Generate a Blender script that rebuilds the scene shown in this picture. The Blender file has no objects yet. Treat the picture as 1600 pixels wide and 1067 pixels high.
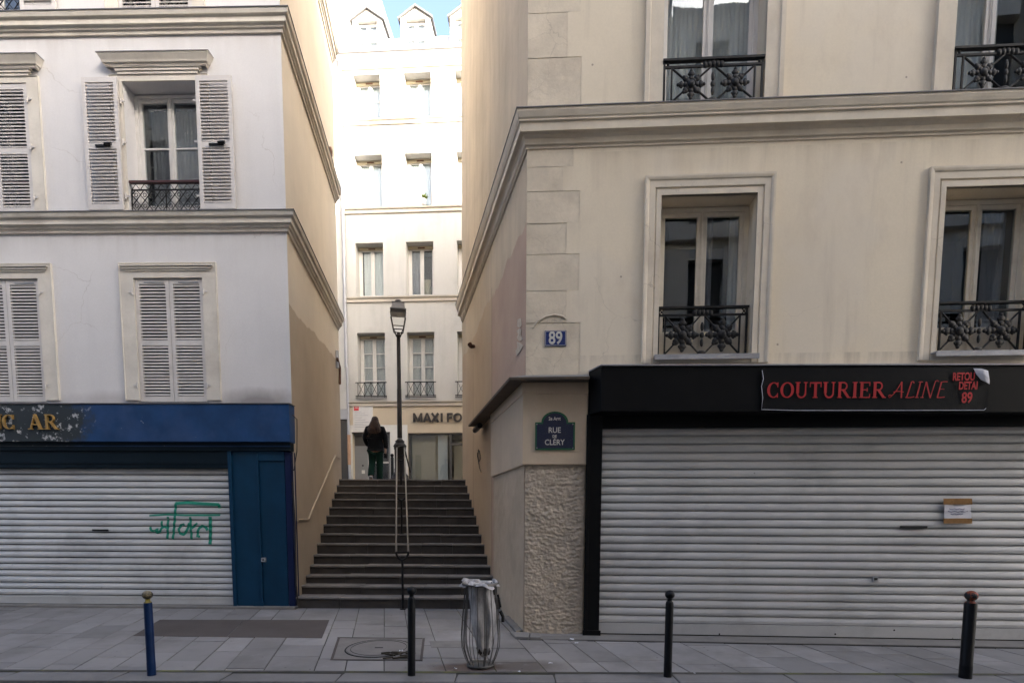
import bpy, bmesh, math, random
from mathutils import Vector, Matrix, noise
R = math.radians
random.seed(7)
scene = bpy.context.scene
col = scene.collection

# ------------------------------------------------------------------ camera
F, PX, PY, TH, RHO, EYE = 860.0, 800.0, 881.0, math.atan(1 / 11.6), 0.004, 1.65
_fw = Vector((0, math.cos(TH), -math.sin(TH)))
_up0 = Vector((0, math.sin(TH), math.cos(TH)))
_rt0 = Vector((1, 0, 0))
_rt = (_rt0 * math.cos(RHO) + _up0 * math.sin(RHO)).normalized()
_up = (_up0 * math.cos(RHO) - _rt0 * math.sin(RHO)).normalized()
CAM = Vector((0, 0, EYE))
cd = bpy.data.cameras.new("camera")
cam = bpy.data.objects.new("camera", cd)
col.objects.link(cam)
cd.sensor_width = 36
cd.lens = F / 1600 * 36
cd.shift_y = (PY - 533.5) / 1600
cd.clip_start = 0.05
cd.clip_end = 500
cam.matrix_world = Matrix(((_rt.x, _up.x, -_fw.x, CAM.x), (_rt.y, _up.y, -_fw.y, CAM.y), (_rt.z, _up.z, -_fw.z, CAM.z), (0, 0, 0, 1)))
scene.camera = cam

# ------------------------------------------------------------------ sky, sun, exposure
SUN_PHI, SUN_EL = 35.0, 18.5          # light travels towards +y and a little to -x
w = bpy.data.worlds.new("World")
scene.world = w
w.use_nodes = True
nt = w.node_tree
bg = nt.nodes["Background"]
sky = nt.nodes.new("ShaderNodeTexSky")
sky.sky_type = 'NISHITA'
sky.sun_disc = False
sky.sun_elevation = R(SUN_EL)
sky.sun_rotation = R(180 - SUN_PHI)
sky.air_density = 0.5
sky.dust_density = 8.0
sky.ozone_density = 1.5
tint = nt.nodes.new("ShaderNodeMix")
tint.data_type = 'RGBA'; tint.blend_type = 'MULTIPLY'; tint.inputs[0].default_value = 1.0
tint.inputs[7].default_value = (0.92, 0.92, 0.865, 1)
nt.links.new(sky.outputs[0], tint.inputs[6])
nt.links.new(tint.outputs[2], bg.inputs[0])
bg.inputs[1].default_value = 0.14
sl = bpy.data.lights.new("sun", 'SUN')
sl.energy = 2.0
sl.angle = R(0.5)
sl.color = (1.0, 0.975, 0.93)
sun = bpy.data.objects.new("sun", sl)
col.objects.link(sun)
_sd = Vector((-math.sin(R(SUN_PHI)) * math.cos(R(SUN_EL)), math.cos(R(SUN_PHI)) * math.cos(R(SUN_EL)), -math.sin(R(SUN_EL))))
sun.rotation_euler = _sd.to_track_quat('-Z', 'Y').to_euler()
sun.location = (5, -10, 30)
scene.view_settings.view_transform = 'Standard'
scene.view_settings.look = 'None'
scene.view_settings.exposure = 3.3
scene.view_settings.gamma = 1.0
scene.cycles.max_bounces = 8
scene.cycles.diffuse_bounces = 5
scene.cycles.transparent_max_bounces = 12
scene.cycles.caustics_reflective = False
scene.cycles.caustics_refractive = False

# ------------------------------------------------------------------ measuring helpers
def ray(px, py):
    return _fw * F + _rt * (px - PX) - _up * (py - PY)
def hit(px, py, P, n):
    r = ray(px, py)
    return CAM + r * ((Vector(P) - CAM).dot(n) / r.dot(n))
PAVE_Y, PAVE_S = 5.64, 0.035
def pave_z(y): return PAVE_S * (y - PAVE_Y)
def ground(px, py): return hit(px, py, (0, PAVE_Y, 0), Vector((0, -PAVE_S, 1)))
def at_depth(px, py, y): return hit(px, py, (0, y, 0), Vector((0, 1, 0)))
class Frame:
    """A facade: x along it, y into the building, z up."""
    def __init__(s, x, y, yaw):
        s.P = Vector((x, y, 0)); a = R(yaw); s.yaw = -a
        s.u = Vector((math.cos(a), -math.sin(a), 0)); s.n = Vector((math.sin(a), math.cos(a), 0))
    def __call__(s, px, py, off=0.0):          # off = how far in front of the facade
        h = hit(px, py, s.P - s.n * off, s.n); return ((h - s.P).dot(s.u), h.z)
    def rect(s, x0, x1, y0, y1, off=0.0):      # photo rectangle -> u0,u1,z0,z1
        xm, ym = (x0 + x1) / 2, (y0 + y1) / 2
        return (s(x0, ym, off)[0], s(x1, ym, off)[0], s(xm, y1, off)[1], s(xm, y0, off)[1])
    def loc(s, v):                             # world -> local
        d = Vector(v) - s.P; return Vector((d.dot(s.u), d.dot(s.n), d.z))

# ------------------------------------------------------------------ materials
def _n(nt, t, **kw):
    n = nt.nodes.new(t)
    for k, v in kw.items(): setattr(n, k, v)
    return n
def _math(nt, op, a, b=None, clamp=False):
    n = _n(nt, "ShaderNodeMath", operation=op, use_clamp=clamp)
    for i, x in enumerate((a, b)):
        if x is None: continue
        if isinstance(x, (int, float)): n.inputs[i].default_value = x
        else: nt.links.new(x, n.inputs[i])
    return n.outputs[0]
def _mix(nt, f, a, b):
    n = _n(nt, "ShaderNodeMix", data_type='RGBA')
    for i, x in ((0, f), (6, a), (7, b)):
        if isinstance(x, (int, float)): n.inputs[i].default_value = x
        elif isinstance(x, tuple): n.inputs[i].default_value = (*x[:3], 1)
        else: nt.links.new(x, n.inputs[i])
    return n.outputs[2]
def _noise(nt, vec, scale, detail=5, rough=0.6, stretch=None):
    if stretch:
        m = _n(nt, "ShaderNodeMapping"); m.inputs[3].default_value = stretch
        nt.links.new(vec, m.inputs[0]); vec = m.outputs[0]
    n = _n(nt, "ShaderNodeTexNoise"); n.inputs['Scale'].default_value = scale
    n.inputs['Detail'].default_value = detail; n.inputs['Roughness'].default_value = rough
    nt.links.new(vec, n.inputs['Vector']); return n.outputs[0]
def _ramp(nt, f, a, b):
    n = _n(nt, "ShaderNodeMapRange"); n.inputs[1].default_value = a; n.inputs[2].default_value = b
    nt.links.new(f, n.inputs[0]); return n.outputs[0]
def base_mat(name):
    m = bpy.data.materials.new(name); m.use_nodes = True
    t = m.node_tree; b = t.nodes["Principled BSDF"]
    return m, t, b
def dark(c, k): return tuple(x * k for x in c)
def surf(name, c, rough=0.8, metal=0.0, var=0.12, scale=1.2, streak=0.0, grain=60, bump=0.15, bdist=0.004,
         stain=None, stain_amt=0.0, stain_scale=0.5, chips=None, chip_lo=0.66, chip_scale=6, spec=0.4, island=0.0, extra=None):
    """General weathered surface: mottling, streaks, stains, chips, grain bump."""
    m, t, b = base_mat(name)
    g = _n(t, "ShaderNodeNewGeometry"); pos = g.outputs['Position']
    big = _noise(t, pos, scale, 6, 0.62)
    f = _ramp(t, big, 0.3, 0.7)
    cc = _mix(t, f, dark(c, 1 - var), dark(c, 1 + var * 0.8))
    if streak:
        s = _noise(t, pos, 3.0, 4, 0.6, (1.6, 1.6, 0.16))
        cc = _mix(t, _math(t, 'MULTIPLY', _ramp(t, s, 0.48, 0.75), streak), cc, dark(c, 0.55))
    if stain:
        s = _noise(t, pos, stain_scale, 7, 0.68)
        cc = _mix(t, _math(t, 'MULTIPLY', _ramp(t, s, 0.5, 0.68), stain_amt), cc, stain)
    fine = _noise(t, pos, grain, 4, 0.65)
    cc = _mix(t, _math(t, 'MULTIPLY', _ramp(t, fine, 0.35, 0.7), 0.18), cc, dark(c, 0.72))
    if island:
        cc = _mix(t, _math(t, 'MULTIPLY', g.outputs['Random Per Island'], island), cc, dark(c, 0.6))
    if chips:
        s = _noise(t, pos, chip_scale, 8, 0.7)
        cc = _mix(t, _ramp(t, s, chip_lo, chip_lo + 0.02), cc, chips)
    if extra: cc = extra(t, pos, cc)
    t.links.new(cc, b.inputs['Base Color'])
    b.inputs['Metallic'].default_value = metal
    b.inputs['Specular IOR Level'].default_value = spec
    rr = _ramp(t, fine, 0.0, 1.0)
    t.links.new(_math(t, 'ADD', _math(t, 'MULTIPLY', rr, 0.2), rough - 0.1, True), b.inputs['Roughness'])
    if bump:
        bp = _n(t, "ShaderNodeBump"); bp.inputs['Strength'].default_value = bump; bp.inputs['Distance'].default_value = bdist
        hsum = _math(t, 'ADD', fine, _math(t, 'MULTIPLY', big, 6.0))
        t.links.new(hsum, bp.inputs['Height']); t.links.new(bp.outputs[0], b.inputs['Normal'])
    return m
def _axis(t, pos, ax):
    s = _n(t, "ShaderNodeSeparateXYZ"); t.links.new(pos, s.inputs[0]); return s.outputs[ax]
def _blob(t, pos, c, rx, ry, rz, soft=0.5, ns=3.0, na=0.5):
    """1 inside a ragged ellipsoid (a stain that stays where it is)."""
    m = _n(t, "ShaderNodeVectorMath", operation='SUBTRACT'); t.links.new(pos, m.inputs[0]); m.inputs[1].default_value = c
    d = _n(t, "ShaderNodeVectorMath", operation='DIVIDE'); t.links.new(m.outputs[0], d.inputs[0]); d.inputs[1].default_value = (rx, ry, rz)
    l = _n(t, "ShaderNodeVectorMath", operation='LENGTH'); t.links.new(d.outputs[0], l.inputs[0])
    nz = _noise(t, pos, ns, 6, 0.65)
    v = _math(t, 'ADD', l.outputs['Value'], _math(t, 'MULTIPLY', _math(t, 'SUBTRACT', nz, 0.5), na * 4))
    n = _n(t, "ShaderNodeMapRange"); n.inputs[1].default_value = 1 + soft / 2; n.inputs[2].default_value = 1 - soft / 2
    t.links.new(v, n.inputs[0]); return n.outputs[0]

def _cracks(t, p, c, sc=0.8, th=0.006, amt=0.5, colr=(0.25, 0.2, 0.15), lim=(0.55, 0.62)):
    d = _n(t, "ShaderNodeVectorMath", operation='ADD'); m = _n(t, "ShaderNodeTexNoise"); m.inputs['Scale'].default_value = 3.0; m.inputs['Detail'].default_value = 6
    t.links.new(p, m.inputs['Vector']); k = _n(t, "ShaderNodeVectorMath", operation='SCALE'); t.links.new(m.outputs[1], k.inputs[0]); k.inputs['Scale'].default_value = 0.35
    t.links.new(p, d.inputs[0]); t.links.new(k.outputs[0], d.inputs[1])
    v = _n(t, "ShaderNodeTexVoronoi", feature='DISTANCE_TO_EDGE'); v.inputs['Scale'].default_value = sc; t.links.new(d.outputs[0], v.inputs['Vector'])
    line = _math(t, 'LESS_THAN', v.outputs['Distance'], th); mask = _ramp(t, _noise(t, p, 0.6, 3, 0.5), *lim)
    return _mix(t, _math(t, 'MULTIPLY', _math(t, 'MULTIPLY', line, mask), amt), c, colr)
def _specks(t, p, c, colr, sc=9.0, size=0.12, amt=0.8, keep=0.8):
    v = _n(t, "ShaderNodeTexVoronoi"); v.inputs['Scale'].default_value = sc; t.links.new(p, v.inputs['Vector'])
    sep = _n(t, "ShaderNodeSeparateColor"); t.links.new(v.outputs['Color'], sep.inputs[0])
    f = _math(t, 'MULTIPLY', _math(t, 'LESS_THAN', v.outputs['Distance'], size), _math(t, 'GREATER_THAN', sep.outputs[0], keep))
    return _mix(t, _math(t, 'MULTIPLY', f, amt), c, colr)
def _runoff(t, p, c, ztop, length, colr, amt, sc=4.0):
    z = _axis(t, p, 2); m = _n(t, "ShaderNodeMapRange"); m.inputs[1].default_value = ztop - length; m.inputs[2].default_value = ztop
    nz = _noise(t, p, sc, 4, 0.6, (1, 1, 0.05)); t.links.new(_math(t, 'ADD', z, _math(t, 'MULTIPLY', _math(t, 'SUBTRACT', nz, 0.5), length * 1.6)), m.inputs[0])
    f = _math(t, 'MULTIPLY', _math(t, 'MULTIPLY', m.outputs[0], _math(t, 'LESS_THAN', z, ztop)), _math(t, 'MULTIPLY', _ramp(t, _noise(t, p, sc * 2.2, 5, 0.65, (1, 1, 0.06)), 0.42, 0.66), amt))
    return _mix(t, f, c, colr)
def glass_mat(name, tint=(0.75, 0.8, 0.8), rough=0.02, refl=1.0, base_refl=0.06):
    m = bpy.data.materials.new(name); m.use_nodes = True; t = m.node_tree; t.nodes.clear()
    o = _n(t, "ShaderNodeOutputMaterial"); mx = _n(t, "ShaderNodeMixShader")
    tr = _n(t, "ShaderNodeBsdfTransparent"); tr.inputs[0].default_value = (*tint, 1)
    gl = _n(t, "ShaderNodeBsdfGlossy"); gl.inputs['Roughness'].default_value = rough
    gl.inputs[0].default_value = (0.9 * refl, 0.95 * refl, refl, 1)
    lw_ = _n(t, "ShaderNodeLayerWeight"); lw_.inputs[0].default_value = 0.5
    fac = _math(t, 'ADD', _math(t, 'MULTIPLY', _math(t, 'POWER', lw_.outputs['Facing'], 4.0), 0.9), base_refl, True)
    g = _n(t, "ShaderNodeNewGeometry")
    nz = _noise(t, g.outputs['Position'], 1.3, 2, 0.4)
    bp = _n(t, "ShaderNodeBump"); bp.inputs['Strength'].default_value = 0.12; bp.inputs['Distance'].default_value = 0.02
    t.links.new(nz, bp.inputs['Height']); t.links.new(bp.outputs[0], gl.inputs['Normal'])
    t.links.new(fac, mx.inputs[0]); t.links.new(tr.outputs[0], mx.inputs[1]); t.links.new(gl.outputs[0], mx.inputs[2])
    t.links.new(mx.outputs[0], o.inputs[0]); return m
def flat(name, c, rough=0.6, metal=0.0, spec=0.4):
    return surf(name, c, rough, metal, 0.08, 4, grain=120, bump=0.05, bdist=0.001, spec=spec)
def film_mat(name, c, opacity):
    m, t, b = base_mat(name)
    g = _n(t, "ShaderNodeNewGeometry")
    nz = _noise(t, g.outputs['Position'], 14, 5, 0.6, (1, 1, 0.35))
    t.links.new(_mix(t, _ramp(t, nz, 0.35, 0.65), dark(c, 0.75), dark(c, 1.15)), b.inputs['Base Color'])
    t.links.new(_math(t, 'ADD', _math(t, 'MULTIPLY', _ramp(t, nz, 0.3, 0.7), 0.3), opacity, True), b.inputs['Alpha'])
    b.inputs['Roughness'].default_value = 0.22
    bp = _n(t, "ShaderNodeBump"); bp.inputs['Strength'].default_value = 0.6; bp.inputs['Distance'].default_value = 0.01
    t.links.new(_noise(t, g.outputs['Position'], 22, 4, 0.6, (1, 1, 0.4)), bp.inputs['Height']); t.links.new(bp.outputs[0], b.inputs['Normal'])
    return m

M = {}
M['plaster_white'] = surf('white plaster', (0.685, 0.665, 0.66), var=0.06, scale=0.8, streak=0.10, grain=45, bump=0.12,
    extra=lambda t, p, c: _mix(t, _math(t, 'MULTIPLY', _blob(t, p, (-4.1, 9.1, 3.42), 0.55, 0.6, 0.22, 0.9, 3, 0.22), 0.75), _mix(t, _math(t, 'MULTIPLY', _blob(t, p, (-6.4, 9.15, 3.46), 0.9, 0.6, 0.16, 0.9, 3, 0.25), 0.4), _runoff(t, p, _runoff(t, p, _cracks(t, p, c, 0.5, 0.002, 0.25), 6.1, 0.45, (0.45, 0.41, 0.38), 0.28, 2.3), 9.02, 0.4, (0.45, 0.41, 0.38), 0.28, 2.3), (0.27, 0.23, 0.22)), (0.2, 0.17, 0.16)))
M['trim_left'] = surf('left cream trim', (0.69, 0.64, 0.565), var=0.1, scale=2.2, streak=0.14, grain=50, stain=(0.36, 0.31, 0.26), stain_amt=0.35, stain_scale=1.7)
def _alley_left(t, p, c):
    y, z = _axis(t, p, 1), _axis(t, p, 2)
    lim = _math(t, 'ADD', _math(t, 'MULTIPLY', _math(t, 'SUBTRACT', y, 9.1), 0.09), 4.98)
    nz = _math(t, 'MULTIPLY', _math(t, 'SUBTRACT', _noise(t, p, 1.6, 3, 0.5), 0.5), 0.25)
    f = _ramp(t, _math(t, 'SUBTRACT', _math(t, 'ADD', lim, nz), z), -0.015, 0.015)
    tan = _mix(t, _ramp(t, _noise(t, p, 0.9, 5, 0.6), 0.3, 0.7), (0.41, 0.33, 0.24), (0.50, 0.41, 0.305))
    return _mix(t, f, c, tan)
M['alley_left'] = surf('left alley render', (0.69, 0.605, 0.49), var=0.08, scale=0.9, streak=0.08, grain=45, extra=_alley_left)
def _beige_extra(t, p, c):
    c = _runoff(t, p, c, 6.25, 0.5, (0.44, 0.36, 0.26), 0.38, 2.2); c = _runoff(t, p, c, 3.75, 0.25, (0.40, 0.33, 0.25), 0.55, 5.0)
    s = _noise(t, p, 0.55, 3, 0.5); c = _mix(t, _math(t, 'MULTIPLY', _ramp(t, s, 0.50, 0.56), 0.30), c, (0.70, 0.635, 0.55))
    s = _noise(t, p, 1.6, 7, 0.7, (1, 1, 0.45)); c = _mix(t, _math(t, 'MULTIPLY', _ramp(t, s, 0.52, 0.72), 0.40), c, (0.55, 0.46, 0.36))
    s = _noise(t, p, 5.0, 5, 0.6, (1, 1, 0.07)); c = _mix(t, _math(t, 'MULTIPLY', _ramp(t, s, 0.56, 0.75), 0.32), c, (0.42, 0.355, 0.28))
    c = _cracks(t, p, c, 0.6, 0.0022, 0.22); return _specks(t, p, c, (0.26, 0.2, 0.15), 5.0, 0.07, 0.7, 0.86)
M['plaster_beige'] = surf('beige plaster', (0.75, 0.655, 0.51), var=0.07, scale=0.7, grain=40, bump=0.2, extra=_beige_extra)
M['quoin_stone'] = surf('quoin limestone', (0.70, 0.61, 0.48), var=0.14, scale=3.0, grain=35, bump=0.45, bdist=0.006, stain=(0.42, 0.34, 0.26), stain_amt=0.5, stain_scale=2.2, island=0.25, extra=lambda t, p, c: _cracks(t, p, c, 1.5, 0.004, 0.3))
M['trim_right'] = surf('right stone trim', (0.67, 0.595, 0.485), var=0.1, scale=2.0, streak=0.15, grain=50, stain=(0.45, 0.38, 0.30), stain_amt=0.45, stain_scale=1.6, extra=lambda t, p, c: _cracks(t, p, c, 0.9, 0.003, 0.35))
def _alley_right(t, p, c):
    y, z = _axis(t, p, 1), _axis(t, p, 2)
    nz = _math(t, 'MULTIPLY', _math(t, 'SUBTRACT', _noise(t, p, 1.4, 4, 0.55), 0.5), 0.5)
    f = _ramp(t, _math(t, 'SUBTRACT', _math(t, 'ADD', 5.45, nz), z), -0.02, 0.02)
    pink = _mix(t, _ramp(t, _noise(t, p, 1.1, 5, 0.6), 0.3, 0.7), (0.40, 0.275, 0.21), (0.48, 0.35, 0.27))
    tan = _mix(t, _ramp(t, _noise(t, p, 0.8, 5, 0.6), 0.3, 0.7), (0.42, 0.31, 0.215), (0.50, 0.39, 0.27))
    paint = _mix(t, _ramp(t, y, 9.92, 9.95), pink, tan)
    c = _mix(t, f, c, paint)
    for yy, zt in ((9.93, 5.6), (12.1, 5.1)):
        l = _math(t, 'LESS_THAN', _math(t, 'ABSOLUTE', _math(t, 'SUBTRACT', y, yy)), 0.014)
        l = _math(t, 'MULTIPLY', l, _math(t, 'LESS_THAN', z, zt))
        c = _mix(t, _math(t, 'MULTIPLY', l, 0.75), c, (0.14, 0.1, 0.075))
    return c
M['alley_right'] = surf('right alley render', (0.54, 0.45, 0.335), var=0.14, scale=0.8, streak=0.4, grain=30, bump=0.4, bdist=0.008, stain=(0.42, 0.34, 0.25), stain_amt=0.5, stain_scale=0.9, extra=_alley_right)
M['pillar_paint'] = surf('greige pillar paint', (0.555, 0.45, 0.335), var=0.1, scale=1.5, grain=40, streak=0.12, bump=0.2, chips=(0.55, 0.5, 0.42), chip_lo=0.74, chip_scale=5)
M['roughcast'] = surf('ochre roughcast', (0.47, 0.40, 0.32), var=0.25, scale=5.0, grain=90, bump=0.5, bdist=0.006)
M['pillar_side'] = surf('pillar side render', (0.48, 0.385, 0.28), var=0.2, scale=1.3, grain=40, bump=0.4, bdist=0.006, stain=(0.50, 0.41, 0.32), stain_amt=0.6, stain_scale=0.9)
M['zinc'] = surf('weathered zinc', (0.17, 0.165, 0.165), rough=0.55, metal=0.3, var=0.2, scale=4, grain=60, bump=0.1)
M['zinc_light'] = surf('pale zinc sill', (0.36, 0.36, 0.38), rough=0.5, metal=0.4, var=0.18, scale=5, grain=60, bump=0.1, stain=(0.2, 0.18, 0.17), stain_amt=0.5, stain_scale=3)
M['ledge_brown'] = surf('dark brown ledge board', (0.11, 0.085, 0.065), rough=0.8, var=0.2, scale=3)
M['lamp_brown'] = surf('dark brown lamp paint', (0.026, 0.021, 0.018), rough=0.5, spec=0.25, var=0.25, scale=8)
M['iron'] = surf('black cast iron', (0.010, 0.010, 0.011), rough=0.5, spec=0.22, var=0.3, scale=8, grain=90, bump=0.2, bdist=0.002, stain=(0.06, 0.045, 0.035), stain_amt=0.4, stain_scale=9)
M['oak_red'] = surf('dark red handrail', (0.06, 0.02, 0.02), rough=0.5)
M['frame_white'] = surf('white window paint', (0.62, 0.60, 0.58), rough=0.5, var=0.06, scale=5, grain=90, bump=0.05, stain=(0.45, 0.42, 0.38), stain_amt=0.25, stain_scale=4)
M['frame_cream'] = surf('cream window paint', (0.63, 0.575, 0.48), rough=0.5, var=0.08, scale=5, grain=90, bump=0.05, stain=(0.35, 0.3, 0.24), stain_amt=0.35, stain_scale=4)
M['shutter_white'] = surf('off white shutter paint', (0.62, 0.585, 0.56), rough=0.55, var=0.06, scale=4, grain=70, bump=0.08, streak=0.15, stain=(0.42, 0.38, 0.33), stain_amt=0.3, stain_scale=5)
M['glass'] = glass_mat('window glass', (0.84, 0.87, 0.88), 0.015, 1.0, 0.07)
M['glass_clear'] = glass_mat('lantern glass', (0.97, 0.97, 0.96), 0.02, 0.7, 0.03)
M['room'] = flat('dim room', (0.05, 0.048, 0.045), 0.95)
M['curtain'] = surf('net curtain', (0.62, 0.61, 0.59), rough=0.9, var=0.1, scale=3, grain=90, streak=0.25)
M['curtain_grey'] = surf('grey curtain', (0.3, 0.29, 0.31), rough=0.9, var=0.15, scale=3, grain=90, streak=0.3)
M['blue_fascia'] = surf('worn blue fascia paint', (0.0165, 0.058, 0.160), rough=0.5, spec=0.2, var=0.3, scale=2.5, grain=50, bump=0.15, chips=(0.40, 0.42, 0.46), chip_lo=0.70, chip_scale=7, stain=(0.05, 0.085, 0.19), stain_amt=0.5, stain_scale=1.6, streak=0.2,
    extra=lambda t, p, c: (lambda blob: _mix(t, blob, c, _mix(t, _ramp(t, _noise(t, p, 7, 8, 0.72), 0.56, 0.60), (0.032, 0.04, 0.045), (0.46, 0.46, 0.46))))(_blob(t, p, (-8.1, 8.9, 3.12), 1.35, 2, 0.6, 0.25, 3, 0.3)))
M['navy_post'] = surf('navy corner post', (0.009, 0.016, 0.06), rough=0.6, spec=0.15)
M['teal'] = surf('dark teal shopfront paint', (0.0055, 0.039, 0.086), rough=0.45, spec=0.2, var=0.15, scale=2.5, grain=50, bump=0.15, streak=0.2, chips=(0.12, 0.16, 0.18), chip_lo=0.77, chip_scale=7)
M['teal_dark'] = surf('dark teal box paint', (0.004, 0.012, 0.02), rough=0.5, spec=0.15, var=0.2, scale=2.5, grain=50)
M['slat'] = surf('white shutter slats', (0.52, 0.52, 0.52), rough=0.42, metal=0.15, var=0.06, scale=1.5, grain=60, bump=0.06, streak=0.12, stain=(0.26, 0.25, 0.25), stain_amt=0.45, stain_scale=1.3, extra=lambda t, p, c: _specks(t, p, c, (0.14, 0.13, 0.13), 6.0, 0.05, 0.7, 0.85))
M['slat_r'] = surf('grey shutter slats', (0.44, 0.44, 0.45), rough=0.42, metal=0.15, var=0.06, scale=1.2, grain=60, bump=0.06, streak=0.12, stain=(0.22, 0.22, 0.225), stain_amt=0.45, stain_scale=1.1, extra=lambda t, p, c: _specks(t, p, c, (0.12, 0.12, 0.12), 5.0, 0.05, 0.7, 0.85))
M['black_paint'] = surf('black shopfront paint', (0.0055, 0.0055, 0.006), rough=0.5, spec=0.12, var=0.3, scale=2, grain=60, bump=0.1, streak=0.1)
M['black_sheet'] = surf('black banner vinyl', (0.0055, 0.0055, 0.0065), rough=0.45, spec=0.15, var=0.2, scale=3, grain=60, bump=0.3, bdist=0.004)
M['red_print'] = flat('red print', (0.42, 0.016, 0.02), 0.5)
M['gold'] = surf('gilded letters', (0.45, 0.27, 0.08), rough=0.4, metal=0.3, var=0.25, scale=12, grain=90, stain=(0.15, 0.09, 0.04), stain_amt=0.6, stain_scale=14)
M['green_spray'] = surf('green spray paint', (0.006, 0.21, 0.135), rough=0.5, var=0.2, scale=9)
M['dark_hole'] = flat('black slot', (0.006, 0.006, 0.006), 0.8)
M['paper'] = surf('white paper', (0.66, 0.66, 0.72), rough=0.8, var=0.08, scale=14, grain=90, bump=0.3, bdist=0.004)
M['tape'] = surf('brown parcel tape', (0.26, 0.14, 0.05), rough=0.3, var=0.2, scale=18)
M['enamel_blue'] = flat('navy enamel', (0.012, 0.026, 0.14), 0.25, spec=0.6)
M['enamel_navy'] = flat('dark navy enamel', (0.010, 0.015, 0.045), 0.25, spec=0.6)
M['enamel_green'] = flat('green enamel', (0.012, 0.095, 0.042), 0.25, spec=0.6)
M['enamel_white'] = flat('white enamel lettering', (0.55, 0.54, 0.50), 0.3)
M['bollard_black'] = surf('black bollard paint', (0.006, 0.0065, 0.008), rough=0.42, spec=0.2, var=0.3, scale=6, grain=80, bump=0.15, bdist=0.002, chips=(0.2, 0.2, 0.2), chip_lo=0.78, chip_scale=9)
M['bollard_blue'] = surf('blue bollard paint', (0.005, 0.021, 0.075), rough=0.45, spec=0.18, var=0.2, scale=6, grain=80, bump=0.15, bdist=0.002, chips=(0.3, 0.33, 0.36), chip_lo=0.78, chip_scale=9)
M['rust_ball'] = surf('rust and orange paint', (0.24, 0.045, 0.012), rough=0.6, var=0.4, scale=20, chips=(0.018, 0.017, 0.017), chip_lo=0.50, chip_scale=11, bump=0.3)
M['gold_ball'] = surf('worn gold paint', (0.17, 0.14, 0.08), rough=0.5, var=0.4, scale=22, chips=(0.025, 0.025, 0.022), chip_lo=0.50, chip_scale=16, bump=0.3)
M['yellow_worn'] = surf('worn yellow collar', (0.24, 0.19, 0.03), rough=0.5, var=0.3, scale=22, stain=(0.05, 0.045, 0.02), stain_amt=0.7, stain_scale=20)
M['steel'] = surf('galvanised wire', (0.10, 0.095, 0.088), rough=0.5, metal=0.3, spec=0.25, var=0.25, scale=12, grain=90, bump=0.1)
M['inox'] = surf('stainless rail', (0.16, 0.148, 0.138), rough=0.4, metal=0.85, var=0.12, scale=10, grain=90, bump=0.05)
M['bag'] = film_mat('grey bin bag', (0.47, 0.45, 0.445), 0.72)
M['bag_trash'] = surf('dark rubbish', (0.022, 0.013, 0.010), rough=0.8, var=0.5, scale=25, bump=0.5)
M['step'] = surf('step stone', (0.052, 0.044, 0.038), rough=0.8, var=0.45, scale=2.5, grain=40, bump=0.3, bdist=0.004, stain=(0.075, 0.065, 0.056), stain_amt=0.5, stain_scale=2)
M['step_tread_skylit'] = surf('step tread with painted sky light', (0.20, 0.182, 0.168), rough=0.7, var=0.3, scale=3, grain=50, bump=0.2)  # paler than the risers: sky light on tread and nosing put into the colour
def _slab_extra(t, p, c):
    c = _mix(t, _math(t, 'MULTIPLY', _blob(t, p, (-0.50, 5.88, 0.01), 0.34, 0.17, 1, 0.6, 4, 0.25), 0.75), c, (0.075, 0.036, 0.022))
    c = _mix(t, _math(t, 'MULTIPLY', _blob(t, p, (0.12, 5.95, 0.01), 0.42, 0.2, 1, 0.8, 4, 0.25), 0.6), c, (0.06, 0.04, 0.03))
    c = _specks(t, p, c, (0.05, 0.048, 0.046), 7.0, 0.085, 0.75, 0.72); c = _specks(t, p, c, (0.27, 0.265, 0.26), 11.0, 0.05, 0.7, 0.85)
    c = _mix(t, _math(t, 'MULTIPLY', _ramp(t, _noise(t, p, 0.7, 6, 0.65), 0.48, 0.62), 0.45), c, (0.085, 0.078, 0.072))
    s = _noise(t, p, 2.6, 8, 0.75)
    return _mix(t, _math(t, 'MULTIPLY', _ramp(t, s, 0.62, 0.70), 0.35), c, (0.30, 0.31, 0.32))
M['slab'] = surf('granite paving slabs', (0.275, 0.262, 0.258), rough=0.68, var=0.2, scale=2.2, grain=120, bump=0.2, bdist=0.002, stain=(0.12, 0.115, 0.112), stain_amt=0.55, stain_scale=1.1, island=0.85, extra=_slab_extra)
M['kerb'] = surf('granite kerb', (0.19, 0.183, 0.18), rough=0.7, var=0.16, scale=2.5, grain=120, bump=0.25, bdist=0.003, island=0.3, stain=(0.08, 0.075, 0.07), stain_amt=0.5, stain_scale=1.5)
M['mortar'] = surf('mossy joints', (0.05, 0.047, 0.042), rough=0.95, var=0.3, scale=4, grain=60, stain=(0.16, 0.17, 0.05), stain_amt=0.9, stain_scale=0.8, bump=0.5)
M['moss'] = surf('moss strip', (0.075, 0.070, 0.062), rough=0.95, var=0.35, scale=9, grain=60, bump=0.6, stain=(0.13, 0.135, 0.035), stain_amt=1.0, stain_scale=1.7)
M['asphalt'] = surf('asphalt', (0.055, 0.052, 0.051), rough=0.9, var=0.2, scale=2, grain=140, bump=0.5, bdist=0.004)
M['patch'] = surf('brown asphalt patch', (0.075, 0.062, 0.056), rough=0.9, var=0.15, scale=2, grain=140, bump=0.4, bdist=0.003, chips=(0.02, 0.02, 0.02), chip_lo=0.72, chip_scale=7)
M['manhole'] = surf('manhole iron', (0.175, 0.163, 0.155), rough=0.7, metal=0.1, var=0.2, scale=5, grain=90, bump=0.3)
M['concrete'] = surf('pale concrete', (0.19, 0.18, 0.17), rough=0.85, var=0.2, scale=4, grain=60, bump=0.3)
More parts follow.
